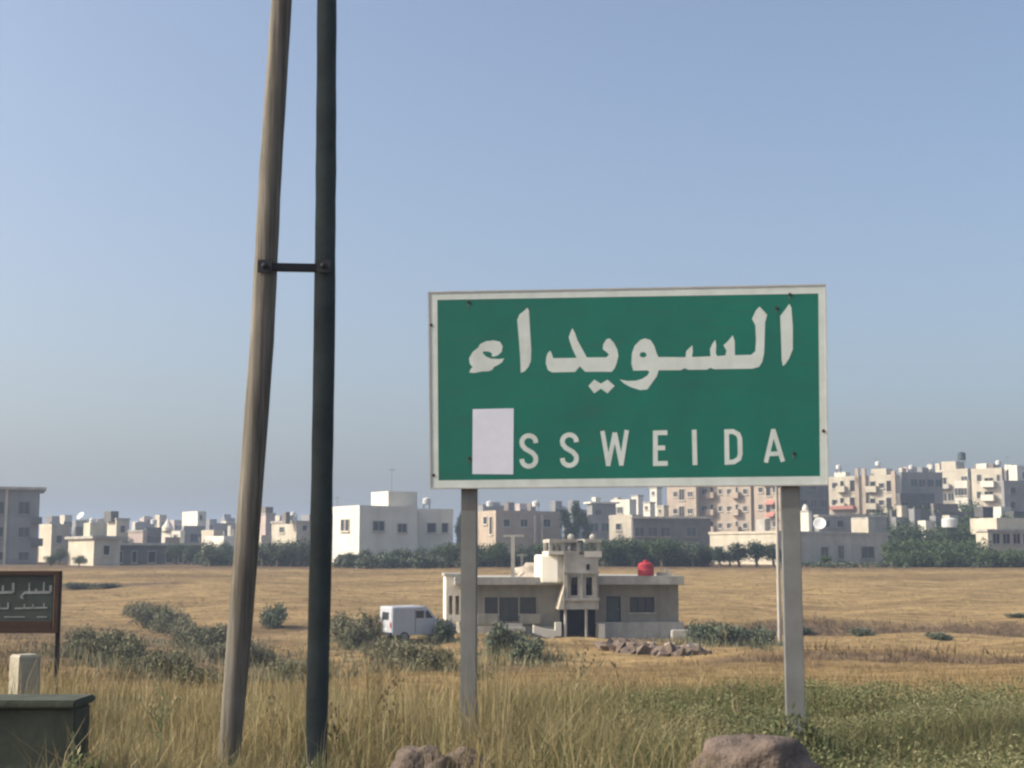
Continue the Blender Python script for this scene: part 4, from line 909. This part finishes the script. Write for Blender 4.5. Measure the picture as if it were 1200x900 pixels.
# wall
WY = 8.6; e = tag(empty('low_wall', (P(0, 860, WY).x, WY, 0)), 'low dark mossy wall with a flat coping in the bottom left corner', 'wall')
wx = lambda px: P(px, 860, WY).x - e.location.x; wz = lambda py: P(50, py, WY).z
MB().box(wx(-260), .06, -.3, wx(84), .36, wz(831)).build('wall_body', M['wallgreen'], e, bevel=.01)
MB().box(wx(-262), 0, wz(831) + .002, wx(87), .42, wz(821)).build('coping', M['wallgreen'], e, bevel=.012)
p = P(20, 820, 12.0); e = tag(empty('marker_stone', (p.x, 12.0, hz(p.x, 12)), radians(43)), 'squat pale square marker stone behind the mossy wall, sunlit on its left', 'marker stone')
hs = P(20, 768, 12).z - e.location.z
MB().add([(0, 0, -.2), (.2, 0, -.2), (.2, .19, -.2), (0, .19, -.2), (.005, .005, hs - .02), (.195, .005, hs - .02), (.195, .185, hs - .02), (.005, .185, hs - .02), (.02, .02, hs), (.18, .02, hs), (.18, .17, hs), (.02, .17, hs)],
  [(0, 3, 2, 1), (0, 1, 5, 4), (1, 2, 6, 5), (2, 3, 7, 6), (3, 0, 4, 7), (4, 5, 9, 8), (5, 6, 10, 9), (6, 7, 11, 10), (7, 4, 8, 11), (8, 9, 10, 11)]).build('stone_block', M['marker'], e)

# ------------------------------------------------------------------ boulders
def boulder(pxc, pytop, Y, w, seed, label):
    z = P(pxc, pytop, Y).z; R_ = w / 2; c = P(pxc, 880, Y)
    o = link('boulder', rock_mesh('boulder', M['stone'], seed, R_, R_ * .8, z * .62, 5, .13)); o.location = (c.x, Y, z * .36); tag(o, label, 'boulder'); return o
boulder(882, 856, 9.2, .82, 2.2, 'large rounded pinkish-brown boulder before the right sign post')
boulder(492, 873, 9.3, .42, 5.1, 'pinkish boulder before the left sign post, left of two touching')
boulder(548, 877, 9.4, .36, 8.7, 'smaller greyish boulder touching the foot of the left sign post')

# ------------------------------------------------------------------ trees and shrubs
def leaf_cloud(seed, lumps, nleaf, size, flat=.6):
    r = np.random.default_rng(seed); L = np.array(lumps)        # x,y,z,r
    w = L[:, 3] ** 2; idx = r.choice(len(L), nleaf, p=w / w.sum())
    d = r.normal(size=(nleaf, 3)); d /= np.linalg.norm(d, axis=1)[:, None]
    rad = r.random(nleaf) ** .45 * L[idx, 3] * (1 + .15 * r.normal(size=nleaf))
    c = L[idx, :3] + d * rad[:, None]
    a = r.normal(size=(nleaf, 3)); a /= np.linalg.norm(a, axis=1)[:, None]; b = np.cross(a, r.normal(size=(nleaf, 3))); b /= np.linalg.norm(b, axis=1)[:, None]
    s = size * (.6 + .8 * r.random(nleaf))[:, None]
    v = np.stack([c - a * s, c - b * s * flat, c + a * s, c + b * s * flat], 1).reshape(-1, 3)
    return v
def tree_proto(seed, H, R, leaf, nleaf, size, round_=False, tall=False):
    r = random.Random(seed); lumps = []; tr = MB(); th = H * (.28 if not tall else .2)
    tr.tube([(0, 0, -.3), (r.uniform(-.1, .1), 0, th * .6), (r.uniform(-.15, .15), .1, th), (0, 0, H * .6)], [R * .12, R * .09, R * .075, R * .03], 8)
    n = 9 if not round_ else 6
    for k in range(n):
        a = 2 * pi * k / n + r.uniform(-.4, .4); q = R * (.55 if not round_ else .35) * r.uniform(.6, 1.1); z = H * r.uniform(.36, .78)
        if tall: q *= .6; z = H * (.25 + .65 * k / n)
        c = (q * cos(a), q * sin(a), z); lumps.append((*c, R * (r.uniform(.33, .55) if not round_ else .62)))
        tr.tube([(0, 0, th * .9), (c[0] * .5, c[1] * .5, (th + z) / 2), c], [R * .05, R * .035, R * .015], 5, cap=False)
    lumps.append((0, 0, H * .72, R * .5)); lumps.append((0, 0, H * .45, R * .45))
    me = np_mesh('crown', leaf_cloud(seed, lumps, nleaf, size), 4, leaf)
    z = np.array([v.co.z for v in me.vertices]).max(); s = H / z
    me.transform(Matrix.Diagonal((1, 1, s, 1)))
    return tr.mesh('trunk', M['bark']), me
TP = {'olive': [tree_proto(s, 4.2, 2.3, M['leaf_olive'], 2800, .115) for s in (1, 2, 3)], 'green': [tree_proto(s, 4.5, 2.5, M['leaf_green'], 3200, .12) for s in (4, 5)],
      'round': [tree_proto(s, 3.6, 1.35, M['leaf_dark'], 2600, .09, True) for s in (6, 7)], 'tall': [tree_proto(s, 9, 2.4, M['leaf_dark'], 4200, .14, False, True) for s in (8, 9)]}
def tree(px, Y, top, kind, label, group=None, wide=1.0, seed=None):
    p = onground(px, Y, 650); zt = P(px, top, Y).z; H0 = {'olive': 4.2, 'green': 4.5, 'round': 3.6, 'tall': 9}[kind]; s = max(.3, (zt - p.z) / H0)
    tm, cm = TP[kind][int(px) % len(TP[kind])]
    e = tag(empty({'olive': 'olive_tree', 'green': 'leafy_tree', 'round': 'clipped_tree', 'tall': 'tall_tree'}[kind], p, px * 1.7), label, 'tree', group); e.scale = (s * wide, s * wide, s)
    link('trunk', tm, e); link('crown', cm, e)
ag = 'olive trees along the far edge of the field'
T = [(246, 158, 632, 'olive', 'olive tree just left of the wooden pole leg at the field edge'), (308, 156, 634, 'olive', 'olive tree right of the wooden pole leg, leftmost between the legs'), (326, 154, 630, 'olive', 'olive tree in the middle between the pole legs'), (343, 157, 632, 'olive', 'olive tree nearer the dark pole leg'), (357, 155, 628, 'olive', 'olive tree touching the left side of the dark pole leg'),
 (407, 152, 645, 'green', 'small dark green tree just right of the dark pole leg'), (430, 153, 642, 'olive', 'low tree under the left window of the white house'), (450, 153, 643, 'olive', 'low tree before the middle of the white house'), (470, 154, 640, 'olive', 'low tree below the rooftop room of the white house'), (492, 154, 640, 'olive', 'tree before the joint of the white house and its wing'), (510, 153, 638, 'olive', 'tree before the grey wing of the white house'), (528, 152, 633, 'green', 'tree just left of the left sign post'),
 (566, 155, 634, 'olive', 'tree just right of the left sign post'), (583, 153, 632, 'green', 'tree below the sunlit end of the tan house'), (612, 154, 636, 'olive', 'tree behind the T-shaped roof mast'), (632, 156, 634, 'green', 'tree behind the left side of the stair tower'), (708, 155, 628, 'green', 'tree right of the stair tower'), (724, 157, 626, 'olive', 'tree left of the red tank, behind the roof'), (742, 155, 627, 'green', 'bushy tree directly behind the red tank'), (760, 157, 630, 'olive', 'tree behind and right of the red tank'), (776, 154, 627, 'green', 'tree below the left apartments, right of the red tank'), (794, 156, 630, 'green', 'tree before the long dark building, middle of three'), (812, 154, 632, 'olive', 'tree before the right end of the long dark building'), (826, 156, 636, 'green', 'tree at the left corner of the white building'),
 (844, 153, 640, 'round', 'low round tree, leftmost before the white building'), (866, 153.5, 633, 'round', 'round tree before the white building, second from left'), (887, 153.5, 632, 'round', 'round tree before the white building, third from left'), (906, 153, 634, 'round', 'round tree before the white building, nearest the sign post'),
 (855, 157, 642, 'olive', 'low grey-green tree filling the gap behind the round trees'), (968, 156, 652, 'green', 'low bush tree under the windows right of the sign post'),
 (1052, 157, 630, 'green', 'dark green tree at the right corner of the white building'), (1070, 159, 629, 'green', 'dark green tree in the hedge right of the white building, second'), (1088, 157, 631, 'green', 'dark green tree below the dark low houses'), (1106, 159, 633, 'green', 'dark tree below the round white tank'), (1124, 156, 634, 'green', 'green tree right of the round white tank'), (1140, 159, 640, 'green', 'tree at the left end of the veranda house'), (1160, 155, 642, 'green', 'low tree before the veranda house, left of two'), (1184, 156, 641, 'green', 'low tree before the veranda house near the right edge'), (1205, 156, 641, 'green', 'low tree cut by the right edge'),
 (674, 205, 586, 'tall', 'tall dark tree rising behind the stair tower'), (664, 200, 592, 'tall', 'slightly lower dark tree touching the left of the tall dark tree'), (540, 205, 598, 'tall', 'dark narrow tree half behind the left sign post'), (93, 154, 650, 'green', 'bush tree at the foot of the cream-sided house'), (60, 156, 656, 'green', 'low teal-green tree at the foot of the dark grey flats'), (647, 158, 630, 'olive', 'tree glimpsed behind the stair tower'), (686, 200, 596, 'tall', 'dark tree at the right of the tall dark tree')]
for i, (px, Y, top, kind, l) in enumerate(T): tree(px, Y, top, kind, l, wide=1.15 if kind != 'tall' and kind != 'round' else (1.45 if kind == 'round' else .7))
for k, (x, y, Y) in enumerate(((1046, 588, 225), (1064, 606, 190), (1086, 590, 228), (1102, 612, 188), (1128, 600, 192), (1138, 583, 240), (1152, 606, 186), (1192, 598, 200))):
    tree(x, Y, y, 'green', 'dark tree among the houses on the right hillside, %s' % ORD[k], 'trees among the houses on the right hillside', 1.0)
for k, (x, y, Y) in enumerate(((70, 640, 166), (150, 628, 200), (206, 634, 168), (222, 636, 166), (262, 632, 170), (288, 634, 168))):
    tree(x, Y, y, 'olive', 'small tree before the left end of the town, %s' % ORD[k], 'small trees before the left end of the town', .9)
# background greenery that reads as one mass
def hedge_mass(name, spans, label, mk, n, size, seed):
    r = random.Random(seed); l = []
    for x0, x1, Y, top in spans:
        m = int((x1 - x0) / 7) + 1
        for k in range(m):
            px = x0 + (x1 - x0) * (k + r.random()) / m; yy = Y + r.uniform(-2, 2); p = onground(px, yy, 650); zt = P(px, top + r.uniform(-1.5, 4), yy).z; h = max(.6, zt - p.z); l.append((p.x, p.y, p.z + h * .45, h * .6))
    tag(link(name, np_mesh(name, leaf_cloud(seed, l, n, size), 4, mk)), label, kind='stuff')
hedge_mass('hedge', [(392, 545, 150.5, 651), (556, 650, 156, 645), (690, 832, 158, 640)], 'dark green hedge growth along the far edge of the field', M['leaf_olive'], 46000, .12, 5)
hedge_mass('hedge', [(1040, 1215, 153.5, 644), (1040, 1150, 162, 634)], 'thick green hedge below the town at right', M['leaf_green'], 34000, .115, 6)
hedge_mass('scrub', [(236, 300, 160, 645), (920, 1040, 153, 658), (300, 372, 160, 640), (960, 1200, 151.5, 660)], 'low scrub along the far field edge', M['leaf_olive'], 16000, .11, 8)

SH = [np_mesh('foliage', leaf_cloud(20 + s, [(random.uniform(-.6, .6), random.uniform(-.5, .5), random.uniform(.25, .6), random.uniform(.3, .5)) for k in range(11)], 2600, .06, .35), 4, M['leaf_shrub']) for s in range(4)]
SHg = [np_mesh('foliage', leaf_cloud(40 + s, [(random.uniform(-.6, .6), random.uniform(-.5, .5), random.uniform(.25, .6), random.uniform(.3, .5)) for k in range(9)], 1800, .08, .4), 4, M['leaf_olive']) for s in range(3)]
def stems_mesh(seed):
    r = random.Random(seed); b = MB()
    for k in range(6):
        a = r.random() * 6.3; b.tube([(0, 0, -.1), (.3 * cos(a), .3 * sin(a), .3), (.55 * cos(a), .5 * sin(a), .6)], [.03, .02, .008], 5, cap=False)
    return b.mesh('stems', M['bark'])
SM = stems_mesh(3)
SPOTS = []
def shrub(px, py, wpx, hpx, label, dark=False, group=None):
    p = G(px, py); SPOTS.append((p.x, p.y, wpx * p.y / F_PX * .6)); s = wpx * p.y / F_PX / 1.7; sz = hpx * p.y / F_PX / .95
    e = tag(empty('shrub', p, px), label, 'shrub', group); e.scale = (s, s, sz)
    link('foliage', (SHg if dark else SH)[int(px) % 3], e); link('stems', SM, e)
sh = []
for i in range(11): t = i / 10; sh.append((162 + 98 * t, 728 + 40 * t, 38, 24, 'upper ditch band'))
for i in range(12): t = i / 11; sh.append((92 + 138 * t, 758 + 52 * t, 44, 28, 'lower ditch band'))
for i in range(5): t = i / 4; sh.append((292 + 66 * t, 778 + 22 * t, 34, 30, 'between the pole legs'))
pos3 = ['first', 'second', 'third', 'fourth', 'fifth', 'sixth', 'seventh', 'eighth', 'ninth', 'tenth', 'eleventh', 'twelfth']
cnt = {}
for px, py, w, h_, band in sh:
    k = cnt.get(band, 0); cnt[band] = k + 1
    txt = {'upper ditch band': 'grey-green shrub, %s from the left in the upper shrub band left of the wooden pole', 'lower ditch band': 'grey-green shrub, %s from the left in the lower shrub band behind the notice board', 'between the pole legs': 'dense shrub seen between the pole legs, %s from the left'}[band] % pos3[k]
    shrub(px + random.uniform(-3, 3), py + random.uniform(-5, 5), w * random.uniform(.85, 1.3), h_ * random.uniform(.7, 1.35), txt, group='shrubs in the ditch on the left')
for px, py, w, h_, l, dk in [(319, 737, 36, 27, 'round dark shrub standing alone between the pole legs', True), (398, 752, 40, 34, 'shrub just right of the dark pole leg', False), (418, 760, 40, 34, 'shrub left of the van, nearer the dark pole', False), (436, 752, 38, 38, 'shrub touching the rear of the van', False), (455, 775, 44, 28, 'shrub in front of the rear wheel of the van', False), (485, 785, 50, 32, 'shrub below the van, widest of its row', False), (515, 790, 44, 32, 'shrub between the van and the left sign post, lower', False), (522, 752, 34, 26, 'dark shrub hiding the bonnet of the van', True), (505, 756, 20, 14, 'small shrub at the front wheel of the van', False),
    (582, 768, 42, 36, 'dark round shrub right of the left sign post before the house', True), (620, 776, 44, 30, 'dark low shrub before the steps of the house', True), (600, 760, 30, 22, 'shrub between the two dark ones before the house', False),
    (825, 754, 40, 24, 'dark shrub right of the house, nearest the house', True), (850, 756, 44, 26, 'dark shrub right of the house, second', True), (875, 757, 40, 24, 'dark shrub right of the house, third', True), (896, 757, 34, 20, 'dark shrub left of the thin pole', True), (940, 744, 24, 8, 'flat dark shrub right of the right sign post', True), (1012, 746, 30, 10, 'flat dark tussock on the furrow bank, left of two', True), (1100, 750, 40, 9, 'flat dark tussock on the furrow bank, right of two', True), (1190, 724, 24, 6, 'tiny dark tussock near the right edge of the field', True), (90, 690, 30, 7, 'flat dark scrub patch in the far field, left of two', True), (122, 690, 32, 7, 'flat dark scrub patch in the far field, right of two', True), (560, 800, 40, 14, 'low dry shrub left of the left sign post', False)]:
    shrub(px, py, w, h_, l, dk)

# ------------------------------------------------------------------ grass
def blades(n, xr, yr, hr, wr, lean, seed, segs=2, dens=None, patch=.5, zoff=0, frustum=True):
    r = np.random.default_rng(seed)
    k = int(n * 2.2); Y = yr[0] + (yr[1] - yr[0]) * r.random(k) ** .8
    if frustum: X = (r.random(k) * (xr[1] - xr[0]) + xr[0]) * Y          # xr as tangent range
    else: X = r.random(k) * (xr[1] - xr[0]) + xr[0]
    pn = .5 + .25 * np.sin(X * 1.3 + 2 * np.sin(Y * .7)) + .25 * np.sin(Y * 1.9 + 1.7 * np.sin(X * .9 + 1))
    keep = r.random(k) < (1 - patch + patch * pn)
    if dens is not None: keep &= r.random(k) < dens(X, Y)
    X, Y, pn = X[keep][:n], Y[keep][:n], pn[keep][:n]; n = len(X)
    Z = height(X, Y) + zoff; h = (hr[0] + (hr[1] - hr[0]) * r.random(n) ** 1.6) * (.65 + .6 * pn); w = wr[0] + (wr[1] - wr[0]) * r.random(n)
    a = r.random(n) * 2 * pi; lx_, ly_ = np.cos(a), np.sin(a); fa = r.normal(size=n) * .9; wx_, wy_ = np.cos(fa), np.sin(fa)
    ln = h * lean * r.random(n)
    base = np.stack([X, Y, Z - .03], -1); W_ = np.stack([wx_, wy_, 0 * wx_], -1) * w[:, None] / 2; Lv = np.stack([lx_, ly_, 0 * lx_], -1)
    tip = base + Lv * ln[:, None] + np.stack([0 * h, 0 * h, h], -1)
    if segs == 1: return np.stack([base - W_, base + W_, tip], 1).reshape(-1, 3), 3
    mid_ = base + Lv * (ln * .3)[:, None] + np.stack([0 * h, 0 * h, h * .6], -1)
    v = np.stack([base - W_, base + W_, mid_ + W_ * .8, tip, tip, mid_ - W_ * .8], 1)
    v = np.stack([base - W_, base + W_, mid_ + W_ * .7, mid_ - W_ * .7], 1)
    q = v.reshape(-1, 3)
    t = np.stack([mid_ - W_ * .7, mid_ + W_ * .7, tip], 1)
    return (v, t), 34
def grass(name, label, m, *a, **k):
    v, c = blades(*a, **k)
    if c == 3: me = np_mesh(name, v, 3, m)
    else:
        q, t = v; n = len(q); V = np.concatenate([q, t[:, 2:3]], 1).reshape(-1, 3)    # 5 verts per blade
        me = bpy.data.meshes.new(name); me.vertices.add(len(V)); me.vertices.foreach_set('co', V.astype(np.float32).ravel())
        o = np.arange(n)[:, None] * 5; L_ = np.concatenate([o + [0, 1, 2, 3], o + [3, 2, 4]], 1).astype(np.int32)
        me.loops.add(L_.size); me.loops.foreach_set('vertex_index', L_.ravel())
        me.polygons.add(2 * n); st = (np.arange(n)[:, None] * 7 + [0, 4]).astype(np.int32); me.polygons.foreach_set('loop_start', st.ravel()); me.polygons.foreach_set('loop_total', np.tile([4, 3], n).astype(np.int32))
        me.materials.append(m); me.update(calc_edges=True)
    tag(link(name, me), label, kind='stuff')
# foreground verge
leftish = lambda X, Y: np.where((X < -2.75) & (Y < 9.05), 0.0, 1.0) * (.25 + .75 * sstep(-.5, .1, np.sin(X * 2.3 + 1.5 * np.sin(Y * 2.1)) + .6 * np.sin(Y * 3.1 + X * 1.7)))
grass('dry_grass', 'tall dry yellow grass on the roadside verge', M['grass_dry'], 90000, (-.50, .15), (8.2, 15), (.06, .50), (.003, .008), .95, 11, dens=lambda X, Y: leftish(X, Y) * (1 - .75 * sstep(-.1, .14, X / Y)) * (1 - .9 * sstep(12, 14.5, Y)))
grass('green_grass', 'mixed green and dry grass on the roadside verge', M['grass_mix'], 100000, (-.50, .50), (8.2, 14.5), (.05, .32), (.004, .010), 1.2, 12, dens=leftish)
grass('dry_grass', 'dry stubble and thin grass on the falling slope', M['field_straw'], 130000, (-.46, .46), (13.5, 42), (.05, .22), (.008, .018), .6, 13, 1, patch=.85)
grass('stubble', 'pale straw stubble of the harvested field', M['field_straw'], 110000, (-.42, .42), (38, 150), (.05, .18), (.02, .05), .6, 14, 1, patch=.6, dens=lambda X, Y: 1 - ((X > hx(520)) & (X < hx(805)) & (Y > 81) & (Y < 92)))
grass('dry_grass', 'scattered taller dry stalks on the verge at left', M['grass_dry'], 2600, (-.42, .0), (8.6, 14), (.45, .85), (.004, .007), .35, 15, dens=leftish)
grass('dry_grass', 'thin dry stalks among the green weeds at right', M['grass_mix'], 52000, (-.02, .50), (8.4, 14.5), (.08, .36), (.004, .009), .8, 16, patch=.8)
grass('brown_tussocks', 'brown dried weeds along the furrow banks', island('brown_weed', [(0, (.05, .035, .018)), (.5, (.11, .078, .042)), (1, (.22, .165, .09))]), 22000, (.0, .42), (44, 93), (.12, .45), (.03, .06), .6, 17, 1, patch=.3, dens=lambda X, Y: np.exp(-((Y - 88 - .05 * X) / 2.2) ** 2) * sstep(7, 20, X) + np.exp(-((Y - 47.5) / 1.5) ** 2) * sstep(4, 10, X) + .015)
def spots_d(X, Y):
    d = np.zeros_like(X)
    for x, y, w in SPOTS:
        if 30 < y < 84: d = np.maximum(d, np.exp(-((X - x) / (w * 1.3 + .3)) ** 2 - ((Y - y) / (w * 2 + .8)) ** 2))
    return d
grass('low_scrub', 'low grey-green scrub skirting the shrubs in the hollow', M['leaf_shrub'], 70000, (-.36, .2), (30, 84), (.08, .5), (.03, .06), .8, 19, 1, patch=.3, dens=spots_d)
grass('brown_tussocks', 'brown dried weeds round the ditch on the left', bpy.data.materials['brown_weed'], 9000, (-.42, -.08), (26, 80), (.1, .35), (.03, .05), .6, 18, 1, patch=1.0, dens=lambda X, Y: .25 + .75 * (np.sin(X * .5 + Y * .2) > .3))
def weeds():
    r = np.random.default_rng(31); n = 110000; Y = 8.6 + 7.0 * r.random(n * 3) ** .8; X = (r.random(n * 3) * .50 + .0) * Y
    d = sstep(.0, .16, X / Y) * (.35 + .65 * (np.sin(X * 2.2 + Y) * np.sin(Y * 1.7 + X) > -.35)); d = d * (.15 + .85 * (np.sin(X * 3.7 + 2 * np.sin(Y * 2.2)) + np.sin(Y * 4.1 + X) > -.5)); kp = r.random(n * 3) < d; X, Y = X[kp][:n], Y[kp][:n]; n = len(X)
    bump = .12 + .12 * np.sin(X * 2.6 + 1.5 * np.sin(Y * 1.5)) * np.sin(Y * 2.3) + .06 * np.sin(X * 7) * np.sin(Y * 6)
    Z = height(X, Y) + r.random(n) ** .6 * np.clip(bump + .12, .05, .4)
    c = np.stack([X, Y, Z], -1); a = r.normal(size=(n, 3)); a[:, 2] *= .5; a /= np.linalg.norm(a, axis=1)[:, None]; b = np.cross(a, r.normal(size=(n, 3)) * .5 + [0, 0, 1]); b /= np.linalg.norm(b, axis=1)[:, None]
    s = (.008 + .013 * r.random(n))[:, None]
    tag(link('ground_weeds', np_mesh('ground_weeds', np.stack([c - a * s, c - b * s * .38, c + a * s, c + b * s * .38], 1).reshape(-1, 3), 4, M['weed'])), 'leafy green weeds carpeting the verge at the lower right', kind='stuff')
weeds()
def clump(px, Y, w, h, n, seed, label):
    r = np.random.default_rng(seed); p = onground(px, Y, 850); a = r.random(n) * 2 * pi; d = r.random(n) ** .5 * w; c = np.stack([p.x + np.cos(a) * d, p.y + np.sin(a) * d * .6, p.z + r.random(n) * h * (1 - .6 * d / w)], -1)
    t = r.normal(size=(n, 3)); t[:, 2] = np.abs(t[:, 2]) + .5; t /= np.linalg.norm(t, axis=1)[:, None]; b = np.cross(t, r.normal(size=(n, 3))); b /= np.linalg.norm(b, axis=1)[:, None]; s = (.012 + .022 * r.random(n))[:, None]
    e = tag(empty('weed_clump', p), label, 'weeds'); me = np_mesh('leaves', np.stack([c - t * s, c - b * s * .35, c + t * s, c + b * s * .35], 1).reshape(-1, 3) - np.array(p), 4, M['weed']); link('leaves', me, e)
    st = MB()
    for k in range(9):
        q = random.uniform(-1, 1) * w * .6; st.tube([(q * .5, 0, -.03), (q * .8, .02, h * .6), (q, .03, h * random.uniform(.8, 1.15))], [.006, .004, .002], 5)
    st.build('stems', M['greenstem'], e)
clump(932, 10.15, .30, .52, 2600, 51, 'leafy weed clump hiding the foot of the right sign post')
clump(966, 10.0, .25, .26, 1100, 52, 'darker leafy weeds at the right side of the large boulder')
clump(552, 10.2, .16, .15, 500, 53, 'low weeds round the foot of the left sign post')
clump(372, 9.3, .22, .28, 800, 54, 'weeds growing at the foot of the dark pole leg')
clump(268, 9.4, .22, .24, 800, 55, 'weeds growing at the foot of the wooden pole leg')
clump(98, 8.35, .22, .42, 1100, 56, 'weeds leaning over the right end of the mossy wall')
# single tall weeds
def weed(px, py, Y, h, label, m='stem', br=7, seed=1, spread=.35, heads=True):
    p = onground(px, Y, py); r = random.Random(seed); e = tag(empty('tall_weed', p), label, 'weed'); b = MB(); hd = MB()
    pts = [Vector((0, 0, -.05))]; x = 0
    for k in range(5): x += r.uniform(-.04, .04); pts.append(Vector((x, r.uniform(-.02, .02), h * (k + 1) / 5)))
    b.tube(pts, [.008, .007, .006, .005, .004, .002], 6)
    for k in range(br):
        t = r.uniform(.3, .92); i = int(t * 5); q = pts[i].lerp(pts[min(i + 1, 5)], t * 5 - i); a = r.random() * 6.3; l = h * spread * r.uniform(.5, 1) * (1.1 - t * .6)
        e1 = q + Vector((cos(a) * l * .6, sin(a) * l * .4, l * .5)); e2 = e1 + Vector((cos(a) * l * .25, sin(a) * l * .2, l * .5)); b.tube([q, e1, e2], [.004, .003, .0015], 5)
        hd.lathe([(.002, -.015), (.009, 0), (.002, .022)], 6, e2)
        for j in range(2):
            s_ = q.lerp(e1, r.uniform(.4, .9)); e3 = s_ + Vector((r.uniform(-.5, .5), r.uniform(-.3, .3), r.uniform(.3, .7))) * l * .5; b.tube([s_, e3], [.0025, .001], 4); hd.lathe([(.002, -.012), (.007, 0), (.002, .018)], 5, e3)
    b.build('stalk', M[m], e)
    if heads: hd.build('seed_heads', M['darkstem' if m != 'greenstem' else 'stem'], e)['kind'] = 'stuff'
weed(190, 870, 9.6, .72, 'tall green thistle stalk left of the wooden pole leg', 'greenstem', 9, 1)
weed(674, 840, 13.5, .62, 'pale branching dead weed between the sign posts', 'stem', 10, 2, .45)
weed(732, 850, 13.0, .58, 'dark thin upright stalk right of the pale dead weed', 'darkstem', 3, 3, .15)
weed(462, 850, 10.5, .60, 'tall dry stalk between the dark pole leg and left sign post', 'stem', 8, 4)
weed(430, 860, 11.2, .55, 'dry stalk nearer the dark pole leg', 'stem', 6, 5)
weed(862, 850, 12.2, .45, 'thin dry stalk above the large boulder', 'stem', 5, 6)
weed(1120, 850, 13.6, .42, 'dry stalk rising from the green weeds at right', 'stem', 6, 7)
weed(400, 880, 10.0, .5, 'bent dry stalk touching the right side of the dark pole leg', 'stem', 8, 8, .5)
weed(330, 880, 10.6, .46, 'dry weed between the feet of the pole', 'stem', 8, 9)
weed(590, 870, 11.5, .4, 'small dry weed right of the left sign post', 'stem', 7, 10)
weed(850, 730, 60, 1.3, 'pale thin sapling in the far field left of the right sign post', 'stem', 8, 12, .4)

# ------------------------------------------------------------------ haze
m = bpy.data.materials.new('air_haze'); m.use_nodes = True; N, L = nodes(m); N.remove(N['Principled BSDF'])
v = N.new('ShaderNodeVolumePrincipled'); v.inputs['Color'].default_value = (.60, .74, .95, 1); v.inputs['Density'].default_value = HAZE; v.inputs['Anisotropy'].default_value = 0.2
L.new(v.outputs[0], N['Material Output'].inputs['Volume'])
tag(MB().box(-3600, -70, -42, 3600, 6050, 48).build('haze', m), kind='stuff')
